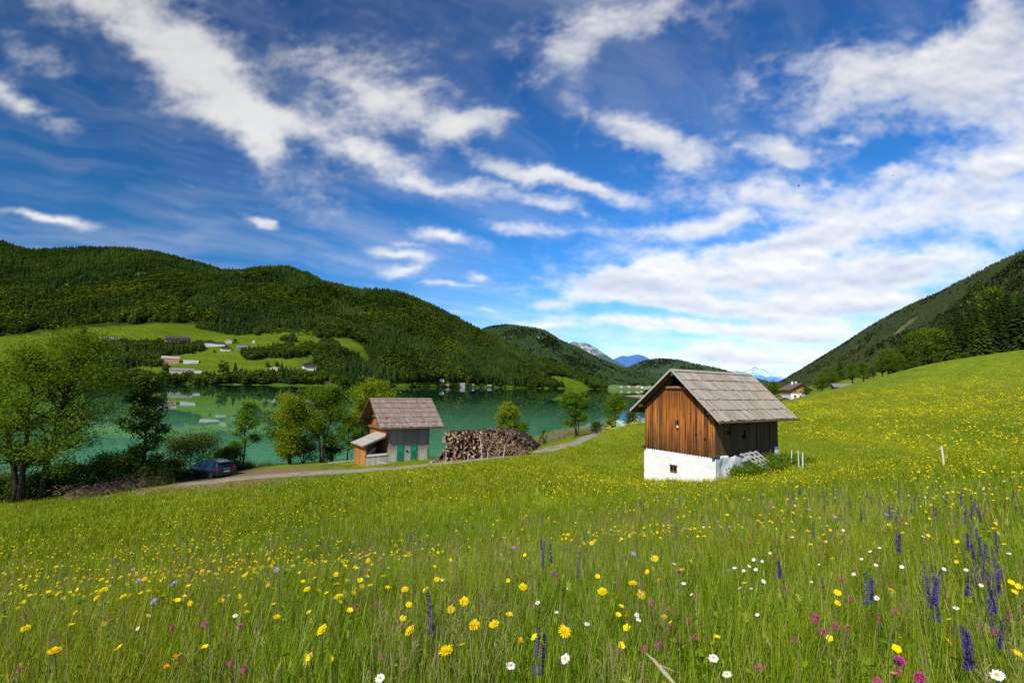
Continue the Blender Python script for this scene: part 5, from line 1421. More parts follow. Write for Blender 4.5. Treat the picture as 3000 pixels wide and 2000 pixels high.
for i, (px, w_, h_, kd, lb) in enumerate([(1305, 18, 7, 'boat', 'dark boathouse just below the white lakeside house'), (1349, 22, 11, 'paleboat', 'larger grey boathouse, second along the far shore'), (1383, 14, 9, 'boat', 'brown boathouse between the grey one and the narrow pale one'), (1414, 8, 9, 'pale', 'narrow pale hut on the far shore'), (1436, 12, 7, 'boat', 'last small dark boathouse before the bare shore')]):
    vhouse(px, SY(px)-3, w_, h_, kd, lb, storeys=1, nwin=1, chim=0, name_='boathouse', ridge_x=True, roofh=.5)
rg = random.Random(8)
for i, (px, dy_) in enumerate([(1742, -14), (1752, -11), (1764, -13), (1775, -9), (1748, -7), (1840, -9), (1862, -8), (1872, -10), (1882, -7), (1893, -6), (1902, -9), (1820, -8)]):
    vhouse(px, H(px)+5+dy_, rg.uniform(5, 9), rg.uniform(4, 6.5), rg.choice(['white', 'pale', 'red', 'pale']), 'tiny pale house in the distant village at the lake end', storeys=1, nwin=2, chim=0, group='houses of the distant village', ridge_x=bool(i % 2))
# small white boat at the dark wood's foot, jetty
b = P(974, 1131, 1050); b = np.array([b[0], b[1], LAKE])
bt_ = thing('moored_boat', 'small white boat moored by the boathouse below the dark wood', 'boat', tuple(b), .5)
mb = MB()
hull = []
for (x, wv2, zb_) in ((-4, 1.2, .0), (-1, 1.5, -.2), (2, 1.2, -.1), (4.6, .05, .5)): hull += [(x, -wv2, 1.0+.06*abs(x)), (x, -wv2*.6, zb_), (x, wv2*.6, zb_), (x, wv2, 1.0+.06*abs(x))]
mb.add(hull, [(i*4+j, i*4+j+1, (i+1)*4+j+1, (i+1)*4+j) for i in range(3) for j in range(3)]+[(0, 1, 2, 3)]); mb.add([hull[0], hull[3], hull[7], hull[4]], [(0, 1, 2, 3)]); mb.add([hull[4], hull[7], hull[11], hull[8]], [(0, 1, 2, 3)]); mb.add([hull[8], hull[11], hull[15], hull[12]], [(0, 1, 2, 3)])
mb.build('hull', WHITEPAINT, bt_); mb = MB(); mb.box(-1.6, 1.4, -.8, .8, 1.1, 2.0); mb.build('cabin', GLASS, bt_)
# little reedy islet near the lake end
b = P(1880, 1150, 640); mb = MB(); V = [(b[0], b[1], LAKE+2.2)]
for k in range(14): a = k*2*math.pi/14; V.append((b[0]+math.cos(a)*(20+4*math.sin(3*a)), b[1]+math.sin(a)*22, LAKE-.1))
mb.add(V, [(0, 1+k, 1+(k+1) % 14) for k in range(14)]); tag(mb.build('islet', simple('reed_bank', (.32, .25, .12), .9, .05, .3, .3)), kind='structure')
for k, (ox, h_) in enumerate([(6, 9), (11, 7), (1, 5)]):
    o_ = link('islet_bush', PA[4+k % 3]); o_.location = (b[0]+ox, b[1], LAKE+.5); o_.scale = (h_*1.6, h_*1.6, h_); tag(o_, 'leafy bush growing on the reedy islet near the lake end', 'bush', 'bushes on the islet')

# ---- farmhouse on the right
fb = base_at(2330, 246); fb[2] -= .6
house('farmhouse', 'farmhouse with white ground floor, orange wooden gable and red-brown roof on the meadow rim', fb, 8.6, 10, 4.9, 2.5, -math.atan2(fb[0], fb[1])+.42, WALLW, ROOFR, upper=WOODO, storeys=2, nwin=3, over=1.15, chim=2, balcony=None, sink=4)
fb2 = base_at(2294, 243); fb2[2] -= .8
house('farm_annex', 'low red-brown annex against the lake side of the farmhouse', fb2, 3.4, 5, 1.8, .8, -.2, WOODO, ROOFR, storeys=1, nwin=1, chim=0, cat='shed')
fb3 = base_at(2356, 242); fb3[2] -= .3
house('farm_shed', 'small white lean-to shed on the uphill side of the farmhouse', fb3, 2.2, 3, 1.4, .4, -.2, WALLW, ROOFR, storeys=1, nwin=1, chim=0, cat='shed')
fb4 = base_at(2474, 218); fb4[2] -= 2.2
house('low_barn', 'low barn of which only the pale roof shows among the trees on the slope', fb4, 8.5, 6, 1.9, 1.2, -.35, WOODD, ROOFG, storeys=1, nwin=2, ridge_x=True, chim=0, cat='barn')

# ------------------------------------------------------------------ the car
PAINT, tt, oo = mat('car_paint'); surf(tt, oo, (.016, .030, .060), .22, None, spec=.5, **{'Coat Weight': .6, 'Coat Roughness': .08, 'Metallic': .35})
CGL, tt, oo = mat('car_glass'); surf(tt, oo, (.010, .014, .018), .05, None, spec=.8)
RUB = simple('tyre_rubber', (.015, .015, .015), .9, .1, .2); RIM, tt, oo = mat('wheel_rim'); surf(tt, oo, (.55, .56, .58), .3, None, spec=.5, Metallic=.8)
REDL, tt, oo = mat('tail_light_red'); surf(tt, oo, (.50, .012, .012), .2, None, spec=.6); BLP = simple('black_plastic', (.02, .02, .02), .6, .3, .1)
cb_ = ground(604, 1402, dmin=30); car = thing('parked_car', 'dark blue hatchback parked at the lakeside end of the track, rear towards the track', 'car', (cb_[0]-.1, cb_[1]+.9, cb_[2]+.02), math.atan2(.47, -.88))
# length along x (front +), loft of cross sections: x, floor z, belt z, half width
ST = [(-2.02, .42, .86, .74), (-1.98, .30, 1.00, .82), (-1.70, .26, 1.02, .87), (-.9, .22, .98, .89), (.2, .22, .95, .89), (1.0, .22, .94, .88), (1.55, .24, .84, .85), (1.90, .28, .72, .76), (2.02, .36, .62, .62)]
V = []; k_ = 8
for (x, z0, z1, w_) in ST:
    V += [(x, -w_*.80, z0), (x, -w_*.99, z0+(z1-z0)*.25), (x, -w_, z0+(z1-z0)*.6), (x, -w_*.90, z1), (x, w_*.90, z1), (x, w_, z0+(z1-z0)*.6), (x, w_*.99, z0+(z1-z0)*.25), (x, w_*.80, z0)]
F = [(i*8+j, i*8+(j+1) % 8, (i+1)*8+(j+1) % 8, (i+1)*8+j) for i in range(len(ST)-1) for j in range(8)]+[tuple(range(8))[::-1], tuple(range(64, 72))]
mb = MB(); mb.add(V, F)
# roof skin and pillars
RF = [(-1.72, 1.40), (-1.2, 1.50), (-.4, 1.53), (.35, 1.46)]
V = []
for (x, z) in RF: V += [(x, -.60, z-.05), (x, -.50, z), (x, .50, z), (x, .60, z-.05), (x, .58, z-.09), (x, -.58, z-.09)]
mb.add(V, [(i*6+j, i*6+(j+1) % 6, (i+1)*6+(j+1) % 6, (i+1)*6+j) for i in range(3) for j in range(6)]+[(5, 4, 3, 2, 1, 0), (18, 19, 20, 21, 22, 23)])
for s in (-1, 1):
    mb.bar((-1.93, s*.77, .98), (-1.70, s*.60, 1.37), .10, .10); mb.bar((.35, s*.60, 1.42), (1.12, s*.76, .93), .07, .07); mb.bar((-.25, s*.80, .96), (-.28, s*.60, 1.46), .07, .05, up=(1, 0, 0)); mb.bar((-1.35, s*.80, .97), (-1.35, s*.60, 1.44), .16, .05, up=(1, 0, 0))
mb.add([(-1.75, -.62, 1.42), (-1.95, -.58, 1.40), (-1.95, .58, 1.40), (-1.75, .62, 1.42)], [(0, 1, 2, 3)])
body = mb.build('body', PAINT, car)
md = body.modifiers.new('bevel', 'BEVEL'); md.width = .03; md.segments = 2; md.limit_method = 'ANGLE'
mb = MB(); mb.add([(-1.98, -.72, 1.00), (-1.98, .72, 1.00), (-1.73, .58, 1.37), (-1.73, -.58, 1.37)], [(0, 1, 2, 3)]); mb.build('rear_window', CGL, car)
mb = MB(); mb.add([(1.14, -.73, .94), (1.14, .73, .94), (.37, .58, 1.43), (.37, -.58, 1.43)], [(3, 2, 1, 0)]); mb.build('windscreen', CGL, car)
for s in (-1, 1):
    mb = MB(); mb.add([(-1.86, s*.785, .99), (1.08, s*.775, .94), (.35, s*.607, 1.42), (-.4, s*.607, 1.475), (-1.68, s*.607, 1.37)], [(0, 1, 2, 3, 4) if s < 0 else (4, 3, 2, 1, 0)]); mb.build('side_window', CGL, car)
    mb = MB(); mb.box(-2.015, -1.93, min(s*.56, s*.80), max(s*.56, s*.80), .78, 1.02); mb.build('tail_light', REDL, car)
    mb = MB(); mb.box(1.86, 1.97, min(s*.42, s*.70), max(s*.42, s*.70), .62, .74); mb.build('headlight', WHITEPAINT, car)
    mb = MB(); mb.sphere((.78, s*.98, 1.0), .11, 8, 6, scale=(.7, .9, .8)); mb.bar((.78, s*.86, .97), (.78, s*.95, 1.0), .04); mb.build('mirror', PAINT, car)
    for x in (-1.27, 1.25):
        mb = MB(); prof_ = [(.32, -.09), (.335, 0), (.32, .09), (.22, .10), (.22, -.10)]; V = []; n = 20
        for i in range(n):
            a = 2*math.pi*i/n; V += [(x+math.cos(a)*r_, s*.80+w_, .325+math.sin(a)*r_) for r_, w_ in prof_]
        mb.add(V, [(i*5+j, i*5+(j+1) % 5, ((i+1) % n)*5+(j+1) % 5, ((i+1) % n)*5+j) for i in range(n) for j in range(5)])
        wh = link('wheel', None, car); mb.build('tyre', RUB, wh)
        mb = MB(); mb.tube([(x, s*.80-.07, .325), (x, s*.80+.07, .325)], .075, 10)
        for i in range(5): a = 2*math.pi*i/5; mb.bar((x, s*.875, .325), (x+math.cos(a)*.22, s*.875, .325+math.sin(a)*.22), .05, .03)
        n2 = 20; V = []
        for i in range(n2): a = 2*math.pi*i/n2; V += [(x+math.cos(a)*.225, s*.80+s*.085, .325+math.sin(a)*.225), (x+math.cos(a)*.185, s*.80+s*.085, .325+math.sin(a)*.185), (x+math.cos(a)*.225, s*.80-s*.05, .325+math.sin(a)*.225)]
        mb.add(V, [(i*3, i*3+1, ((i+1) % n2)*3+1, ((i+1) % n2)*3) for i in range(n2)]+[(i*3, i*3+2, ((i+1) % n2)*3+2, ((i+1) % n2)*3) for i in range(n2)])
        mb.build('rim', RIM, wh)
        mb = MB(); mb.tube([(x, s*.70, .325), (x, s*.893, .325)], .36, 20)
        mb.build('wheel_arch', BLP, car).hide_render = False
mb = MB(); mb.box(-2.07, -1.9, -.78, .78, .34, .52); mb.build('rear_bumper', PAINT, car)
mb = MB(); mb.box(-2.045, -2.02, -.26, .26, .60, .72); mb.build('number_plate', WHITEPAINT, car)
mb = MB(); mb.box(-2.06, -1.99, -.30, .30, .84, .87); mb.build('tailgate_trim', RIM, car)

# ------------------------------------------------------------------ soil heap beside the car
def heap(name, label, pts, r_, h_, m_, seed):
    """ridge of tipped earth along a polyline"""
    pts = resample(np.array([list(p) for p in pts]), .35); n = len(pts); nr = np.gradient(pts, axis=0); nr /= np.hypot(*nr.T)[:, None]; nr = np.c_[-nr[:, 1], nr[:, 0]]
    u = np.linspace(-1.15, 1.15, 27); V = []
    for i in range(n):
        s = i/(n-1); env = math.sin(math.pi*min(1, max(0, s*.94+.03)))**.6*(.65+.5*vnoise(i*.09+seed, 2.))
        q = pts[i][None]+nr[i][None]*u[:, None]*r_*(.6+.5*env); z = gz(q[:, 0], q[:, 1]); hh = h_*env*np.clip(1-u*u/1.2, 0, 1)*(.75+.7*(fbm(q[:, 0]*2.2+seed, q[:, 1]*2.2, 4)-.45)*2)
        hh += .16*(fbm(q[:, 0]*7, q[:, 1]*7, 3)-.45)*env
        V.append(np.c_[q, z-.05+hh])
    V = np.concatenate(V)
    return tag(link(name, raw_mesh(name, V, grid_faces(n, 27), m_)), label, 'heap')


m, t, o = mat('tipped_earth'); pos = t.add('ShaderNodeNewGeometry').outputs['Position']; n = t.noise(pos, 3.2, 8, .75); n2 = t.noise(pos, 12, 5, .7)
col = t.mix(t.rng(n, .35, .65), (.050, .032, .020), (.16, .105, .062)); col = t.mix(t.rng(n2, .55, .75, 0, .7), col, (.26, .19, .12)); surf(t, o, col, .95, n2, .9, .08, .05); SOIL = m
heap('soil_heap', 'ridge of tipped brown soil and roots between the meadow and the bushes', [ground(*p, dmin=25)[:2] for p in ((150, 1468), (260, 1454), (350, 1438), (440, 1424), (520, 1410))], 1.15, 1.15, SOIL, 3.)
mb = MB(); rg = random.Random(2)
for k in range(150):
    a = ground(rg.uniform(170, 530), 0, dmin=2) if 0 else None
    s = rg.random(); q = [np.interp(s, [0, .3, .55, .8, 1], c) for c in zip(*[ground(*p, dmin=25)[:2] for p in ((150, 1468), (260, 1454), (350, 1438), (440, 1424), (520, 1410))])] if k == 0 else None
    if k == 0: HP = [ground(*p, dmin=25)[:2] for p in ((150, 1468), (260, 1454), (350, 1438), (440, 1424), (520, 1410))]
    x = np.interp(s, [0, .3, .55, .8, 1], [p[0] for p in HP])+rg.gauss(0, .4); y = np.interp(s, [0, .3, .55, .8, 1], [p[1] for p in HP])+rg.gauss(0, .4)
    z = g1(x, y)+rg.uniform(.2, .95); a_ = rg.uniform(0, 6.28); l_ = rg.uniform(.2, .6)
    mb.tube([(x, y, z), (x+math.cos(a_)*l_*.5, y+math.sin(a_)*l_*.5, z+rg.uniform(-.05, .2)), (x+math.cos(a_)*l_, y+math.sin(a_)*l_, z+rg.uniform(-.1, .25))], [.025, .018, .008], 4)
tag(mb.build('roots', simple('dead_roots', (.20, .14, .09), .9, .05, .5, 5)), 'broken roots and sticks poking out of the soil heap', 'roots', kind='stuff')

# ------------------------------------------------------------------ white posts in the meadow
for (px, py, hh, lean, w_, lb) in [(2352, 1384, .88, .02, .045, 'white fence post, the nearest of the three beyond the barn weeds'), (2341, 1368, .80, -.04, .04, 'white fence post, the middle one of the three beyond the barn weeds'), (2319, 1364, .76, .03, .04, 'white fence post standing closest to the barn'),
                                 (2768, 1374, .72, -.09, .045, 'lone leaning white post out in the flowering meadow')]:
    a = ground(px, py, dmin=14)
    mb = MB(); w_ *= .8; mb.tube([(a[0], a[1], a[2]-.2), (a[0]+lean*.5, a[1], a[2]+hh*.6), (a[0]+lean, a[1], a[2]+hh+.12)], [w_, w_*.95, w_*.85], 10, capm=1); tag(mb.build('fence_post', [PALE_T, GREYWOOD]), lb, 'post')

# ------------------------------------------------------------------ two birds high over the valley
for i, (px, py, d, sp_, lb) in enumerate([(2340, 545, 170, 1.15, 'dark bird gliding in front of the clouds above the big barn'), (2615, 515, 260, 1.0, 'tiny dark bird to the right of and farther than the gliding one')]):
    c = P(px, py, d); mb = MB(); V = [(0, .28, 0), (.05, .1, .03), (-.05, .1, .03), (0, -.3, 0), (.5*sp_, .08, .12), (.9*sp_, -.12, .02), (.42*sp_, -.10, .10), (-.5*sp_, .08, .12), (-.9*sp_, -.12, .02), (-.42*sp_, -.10, .10), (.1, -.42, 0), (-.1, -.42, 0)]
    mb.add(V, [(0, 1, 2), (1, 4, 5, 6), (2, 9, 8, 7), (1, 6, 3, 9, 2), (3, 10, 11)]); mb.sphere((0, .0, 0), .11, 8, 6, scale=(.8, 2.6, .7)); mb.sphere((0, .32, .02), .06, 7, 5)
    o_ = mb.build('bird', simple('bird_plumage', (.03, .028, .025), .8, .1, .2)); o_.location = c; o_.rotation_euler = (.1, .25, 1.1+i); tag(o_, lb, 'bird')
# ------------------------------------------------------------------ grass
CARP = car.location
def tuft(seed, n, rad, h, w, bend=.35, lv=(0, .45, .8, 1.), wave=.2):
    rng = np.random.default_rng(seed); V = []; F = []
    for i in range(n):
        r_ = rad*math.sqrt(rng.random()); a = rng.uniform(0, 6.28); b = np.array([r_*math.cos(a), r_*math.sin(a), -.03]); hh = h*rng.uniform(.5, 1.15); ww = w*rng.uniform(.6, 1.3)
        az = rng.uniform(0, 6.28); ld = np.array([math.cos(az), math.sin(az)]); side = np.array([-ld[1], ld[0]]); tw = rng.uniform(-.6, .6); bn = bend*rng.uniform(.2, 1.3)*hh
        k = len(V)
        for s in lv:
            c = b+np.array([ld[0]*bn*s*s, ld[1]*bn*s*s, hh*s*(1-.25*bn/hh*s)]); wd = ww*(1-s)**.7*.5+ww*.04
            sd = np.array([side[0]*math.cos(tw*s)-ld[0]*math.sin(tw*s), side[1]*math.cos(tw*s)-ld[1]*math.sin(tw*s), 0]); V += [c-sd*wd, c+sd*wd]
        for j in range(len(lv)-1): F.append((k+2*j, k+2*j+1, k+2*j+3, k+2*j+2))
    return np.array(V), np.array(F)


def grass_mat(name, c1, c2, c3, trans):
    m, t, o = mat(name); geo = t.add('ShaderNodeNewGeometry'); pos = geo.outputs['Position']; rnd = geo.outputs['Random Per Island']; ins = t.add('ShaderNodeObjectInfo').outputs['Random']
    f = t.math('ADD', t.math('MULTIPLY', rnd, .55), t.math('MULTIPLY', ins, .45)); col = t.mix(f, c1, c2)
    col = t.mix(t.rng(rnd, .90, .93, 0, .8), col, c3)
    n = t.noise(pos, .45, 4, .6); col = t.mix(t.rng(n, .40, .66, 0, .55), col, t.mix(1, col, (1.22, 1.0, .8), 'MULTIPLY'))
    n = t.noise(pos, .09, 3, .6); col = t.mix(t.rng(n, .35, .6), t.mix(1, col, (.70, .80, .8), 'MULTIPLY'), col)
    d = t.add('ShaderNodeBsdfDiffuse', {'Color': col}); tr = t.add('ShaderNodeBsdfTranslucent', {'Color': t.mix(1., col, (1.25, 1.1, .25), 'MULTIPLY')})
    mx = t.add('ShaderNodeMixShader', {0: trans, 1: d.outputs[0], 2: tr.outputs[0]}); g = t.add('ShaderNodeBsdfGlossy', {'Color': (.9, 1, .7, 1), 'Roughness': .38}); mx2 = t.add('ShaderNodeMixShader', {0: .015, 1: mx.outputs[0], 2: g.outputs[0]})
    t.l.new(mx2.outputs[0], o.inputs[0]); return m


GR = grass_mat('grass_blades', (.060, .155, .004), (.50, .60, .018), (.55, .46, .12), .40)
GRF = grass_mat('grass_far', (.185, .26, .008), (.36, .41, .012), (.32, .27, .04), .30)
SEEDM = leafy('seed_heads', (.16, .12, .05), (.36, .30, .15), .2, 3.)
STEMG = simple('flower_stems', (.075, .13, .02), .8, .1, .3, 5)


def seed_stalks(seed, n, rad, h):
    """thin brown stalks with narrow seed heads"""
    rg = random.Random(seed); mb = MB()
    for i in range(n):
        a = rg.uniform(0, 6.28); r_ = rad*rg.random(); hh = h*rg.uniform(.7, 1.15); l_ = rg.uniform(-.14, .14), rg.uniform(-.14, .14); b = (r_*math.cos(a), r_*math.sin(a), 0); tp = (b[0]+l_[0]*hh, b[1]+l_[1]*hh, hh)
        md = (b[0]+l_[0]*hh*.35, b[1]+l_[1]*hh*.35, hh*.55); mb.tube([b, md, tp], [.0013, .0011, .0009], 3, caps=False)
        kind = rg.random(); q = Vector(tp); dn = (Vector(md)-q).normalized()
        if kind < .45:
            mb.tube([q+dn*.10, q+dn*.05, q, q-dn*.008], [.0008, .0024, .002, .0004], 4)
        else:
            for k in range(10):
                p = q+dn*.012*k; a2 = rg.uniform(0, 6.28); e = p+Vector((math.cos(a2), math.sin(a2), .9))*(.008+.003*k); mb.tube([p, e], [.0004, .0014], 3, caps=False)
    return mb


def polar(n, r0, r1, power, half=62., rng=RNG):
    """points ahead of the viewer, thinning with distance"""
    u = rng.random(n); k = 2-power
    r_ = (r0**k+(r1**k-r0**k)*u)**(1/k) if abs(k) > 1e-6 else r0*(r1/r0)**u
    a = np.radians(rng.uniform(-half, half, n)); return r_*np.sin(a), r_*np.cos(a)


def in_barn(x, y, p, m_=.12):
    c, s = math.cos(p['yaw']), math.sin(p['yaw']); u = (x-p['x'])*c+(y-p['y'])*s; v = -(x-p['x'])*s+(y-p['y'])*c
    return (u > -m_-(2.1 if p is b2 else 0)) & (u < p['L']+m_) & (v > -m_) & (v < p['W']+m_)


def meadow_ok(x, y, road=1.45, lake_side=False):
    rd_ = road_dist(x, y); ok = (rd_ > road) & ~in_barn(x, y, b1) & ~in_barn(x, y, b2)
    if not lake_side:
        sd_ = np.ones(len(x)); j = np.where((rd_ < 60))[0]
        if len(j): sd_[j] = road_side(x[j], y[j]); ok &= ~((rd_ < 60) & (sd_ > 0))
    return ok


def grassy(name, label, n, r0, r1, power, protos, h0, h1, half=62., lake_side=False, road=1.62, extra=None, hn=1.):
    x, y = polar(n, r0, r1, power, half); ok = meadow_ok(x, y, road, lake_side)
    z = gz(x, y); ok &= z > -9.95
    x, y, z = x[ok], y[ok], z[ok]
    if extra is not None: k = extra(x, y, z); x, y, z = x[k], y[k], z[k]
    m_ = len(x); rot = np.zeros((m_, 3)); rot[:, 2] = RNG.uniform(0, 6.28, m_); rot[:, 0] = RNG.normal(0, .10, m_); rot[:, 1] = RNG.normal(.0, .10, m_)
    s = RNG.uniform(h0, h1, m_)*(.72+.6*fbm(x*.5, y*.5, 3))*np.clip(road_dist(x, y)/5., .3, 1)*np.where(np.hypot(x-CARP[0], y-CARP[1]) < 3.2, .35, 1)
    return scatter(name, protos, np.c_[x, y, z], rot, np.c_[np.full(m_, 1.), np.full(m_, 1.), s], kind='stuff', label=label, category='grass')


def protos(name, k, *a, m_=None, **kw):
    out = []
    for i in range(k):
        V, F = tuft(50+i+len(name), *a, **kw); out.append(raw_mesh(name, V, F, m_))
    return out


TN = protos('near_tuft', 5, 24, .11, .40, .0055, m_=GR); TM = protos('mid_tuft', 4, 26, .24, .36, .011, m_=GR, lv=(0, .55, 1.)); TF = protos('far_tuft', 4, 34, .62, .27, .028, m_=GRF, lv=(0, .6, 1.)); TV = protos('very_far_tuft', 3, 40, 1.5, .30, .085, m_=GRF, lv=(0, 1.))
grassy('meadow_grass', 'tall fine grass of the flowering meadow close by', 8200, .55, 8., .75, TN, .75, 1.25, 64)
grassy('meadow_grass', 'grass of the flowering meadow in the middle ground', 10500, 6.5, 24, 1.0, TM, .75, 1.2)
grassy('meadow_grass', 'grass of the lower meadow down to the track', 15000, 20, 75, 1.1, TF, .7, 1.2, 52)
grassy('meadow_grass', 'grass of the far slope up to the wood', 12000, 70, 215, .9, TV, .7, 1.3, 50, extra=lambda x, y, z: (x > .16*y) & (z > -7))
grassy('meadow_grass', 'grass on the strip between the track and the lake', 9000, 33, 100, .6, TF, .6, 1.1, 50, lake_side=True, extra=lambda x, y, z: (road_side(x, y) > 0) & (road_dist(x, y) < 6) & (x > -17) & (z > -9.6))

TR = protos('reed_tuft', 3, 44, .55, 1.0, .022, m_=leafy('reed_blades', (.18, .17, .07), (.42, .36, .20), .3, .8), lv=(0, .5, 1.), bend=.2)
TD = protos('bank_tuft', 3, 44, .55, .8, .022, m_=leafy('bank_blades', (.05, .07, .015), (.13, .14, .035), .3, .8), lv=(0, .5, 1.), bend=.3)


def strip(name, label, n, pxr, dr, protos_, h0, h1, zr=(-10.25, -8.), cat='reeds'):
    px = RNG.uniform(*pxr, n); d = RNG.uniform(*dr, n); x = (px-1500)/F_PX*d; y = d; z = gz(x, y); ok = (z > zr[0]) & (z < zr[1]) & ~in_barn(x, y, b2) & (road_dist(x, y) > 1.8) & (road_side(x, y) > 0) & (np.hypot(x-CARP[0], y-CARP[1]) > 3.4)
    x, y, z = x[ok], y[ok], z[ok]; m_ = len(x); rot = np.zeros((m_, 3)); rot[:, 2] = RNG.uniform(0, 6.28, m_)
    return scatter(name, protos_, np.c_[x, y, z], rot, np.repeat(RNG.uniform(h0, h1, m_)[:, None], 3, 1), kind='stuff', label=label, category=cat)


strip('reeds', 'pale dry reeds along the shore beyond the woodpile', 5200, (1540, 1780), (62, 125), TR, .9, 1.9, (-10.35, -9.3))
strip('reeds', 'thin green reeds along the shore behind the small barn', 3800, (760, 1560), (46, 90), TD, .7, 1.4, (-10.3, -9.2))
strip('bank_grass', 'rough dark grass on the bank below the big trees', 5200, (-250, 760), (33, 50), TD, .6, 1.2, (-10.2, -8.2), 'grass')
# nettles and weeds at the foot of the big barn
WEED = []
for k in range(3):
    V_, F_ = leaf_quads(np.random.default_rng(k).normal(size=(170, 3))*np.array([.22, .22, .17])+np.array([0, 0, .30]), .11, np.random.default_rng(k+9)); WEED.append(raw_mesh('weed', V_, F_, LEAF['bright']))
pts = []
for k in range(150):
    u = RNG.uniform(.9, 8.0); v = -abs(RNG.normal(.5, .6))-.3; w_ = b1w(u, v)
    if u > 7 and RNG.random() < .5: continue
    pts.append((w_[0], w_[1], g1(*w_)-.03))
pts = np.array(pts); rot = np.zeros((len(pts), 3)); rot[:, 2] = RNG.uniform(0, 6, len(pts))
scatter('weeds', WEED, pts, rot, RNG.uniform(.45, 1.15, len(pts)), kind='stuff', label='lush nettles and weeds along the foot of the big barn', category='weeds')
# broad-leaved herbs between the grasses
HERB = []
for k in range(4):
    q_ = np.random.default_rng(40+k); c_ = q_.normal(size=(40, 3))*np.array([.06, .06, .08])+np.array([0, 0, .17]); c_[:, 2] = np.abs(c_[:, 2])
    V_, F_ = leaf_quads(c_, (.020, .028, .016, .034)[k], q_, .2, .42); HERB.append(raw_mesh('herb', V_, F_, leafy('herb_leaves_%d' % k, (.06, .16, .008), (.26, .40, .02) if k % 2 else (.16, .30, .015), .35, 3.)))
grassy('herbs', 'broad-leaved herbs growing between the near grasses', 2000, .9, 8, .8, HERB, .7, 1.3, 64)
# seed stalks standing above the grass
ST_ = [seed_stalks(k, 5, .16, .62).mesh('seed_stalk', SEEDM) for k in range(5)]
grassy('seed_grass', 'brown seed heads of the tall grasses', 420, 1.3, 13, 1.0, ST_, .8, 1.2, 60)

# ------------------------------------------------------------------ flowers
def flat_mat(name, c, trans=.25, var=.15):
    m, t, o = mat(name); rnd = t.add('ShaderNodeNewGeometry').outputs['Random Per Island']; col = t.mix(rnd, [x*(1-var) for x in c], [min(1, x*(1+var)) for x in c])
    d = t.add('ShaderNodeBsdfDiffuse', {'Color': col}); tr = t.add('ShaderNodeBsdfTranslucent', {'Color': col}); mx = t.add('ShaderNodeMixShader', {0: trans, 1: d.outputs[0], 2: tr.outputs[0]}); t.l.new(mx.outputs[0], o.inputs[0]); return m


YEL = flat_mat('petal_yellow', (.92, .66, .005)); YELD = flat_mat('petal_deep_yellow', (.80, .42, .004)); ORA = flat_mat('petal_orange', (.85, .40, .01)); WHT = flat_mat('petal_white', (.86, .86, .82), .2, .05); DSK = flat_mat('daisy_disc', (.75, .42, .02), .1)
PNK = flat_mat('clover_pink', (.50, .10, .24), .2, .4); MAG = flat_mat('clover_magenta', (.62, .05, .32), .2, .3); VIO = flat_mat('sage_violet', (.13, .055, .46), .25, .4); CAL = flat_mat('sage_calyx', (.10, .045, .07), .1, .3); LIL = flat_mat('scabious_lilac', (.46, .28, .66), .25, .25)


def rays(n, r_, w, lift=.18, tip=1., rows=1, seed=0):
    rg = random.Random(seed); mb = MB()
    for q in range(rows):
        rr = r_*(1-.32*q)
        for i in range(n):
            a = 2*math.pi*(i+.5*q)/n+rg.uniform(-.1, .1); l_ = rr*rg.uniform(.85, 1.1); z1 = l_*(lift+.35*q)*rg.uniform(.6, 1.3); c, s = math.cos(a), math.sin(a); ww = w*rg.uniform(.8, 1.2)
            P_ = lambda f, g_, z: (c*l_*f-s*g_, s*l_*f+c*g_, z)
            mb.add([P_(.08, -ww*.25, 0), P_(.6, -ww*.5, z1*.75), P_(1, -ww*.28*tip, z1*.9), P_(1, ww*.28*tip, z1*.9), P_(.6, ww*.5, z1*.75), P_(.08, ww*.25, 0)], [(0, 1, 2, 3, 4, 5)])
    return mb


def ball(r_, n, ln, seed, zs=1.):
    """round head of many small florets"""
    rg = random.Random(seed); mb = MB()
    for i in range(n):
        z = 1-1.75*(i+.5)/n; a = i*2.4; s = math.sqrt(max(0, 1-z*z)); d = Vector((s*math.cos(a), s*math.sin(a), z*zs)); x = d.cross(Vector((.3, .5, .8))).normalized(); w = r_*.20; p = d*r_*.55; e = d*r_*rg.uniform(.9, 1.15)*ln
        mb.add([p-x*w, p+x*w, e+x*w*.7, e-x*w*.7], [(0, 1, 2, 3)])
    mb.sphere((0, 0, 0), r_*.6, 7, 5, scale=(1, 1, zs)); return mb


HEADS = {
    'hawk': [(rays(15, .024, .0062, .14, 1.2, 2, k), [YEL], 'petals') for k in range(3)],
    'cup': [(rays(5, .0125, .015, .45, 1.9, 1, k), [YEL], 'petals') for k in range(2)],
    'orange': [(rays(12, .016, .005, .4, 1.2, 2, k), [ORA], 'petals') for k in range(2)],
    'daisy': [(rays(15, .017, .0054, -.05, 1.3, 1, k), [WHT], 'petals') for k in range(3)],
    'clover': [(ball(.0115, 60, 1.15, k, 1.), [PNK], 'petals') for k in range(2)],
    'magenta': [(ball(.016, 80, 1.15, k, .9), [MAG], 'petals') for k in range(2)],
    'lilac': [(rays(13, .018, .009, .25, 1.6, 2, k), [LIL], 'petals') for k in range(2)]}
HM = {k: [h[0].mesh('petals', h[1]) for h in v] for k, v in HEADS.items()}
DISCM = {'hawk': MB(), 'daisy': MB()}
DISCM['hawk'].sphere((0, 0, .003), .0055, 8, 5, scale=(1, 1, .7)); DISCM['daisy'].sphere((0, 0, .002), .0056, 9, 5, scale=(1, 1, .5))
DISCM = {'hawk': DISCM['hawk'].mesh('disc', YELD), 'daisy': DISCM['daisy'].mesh('disc', DSK)}


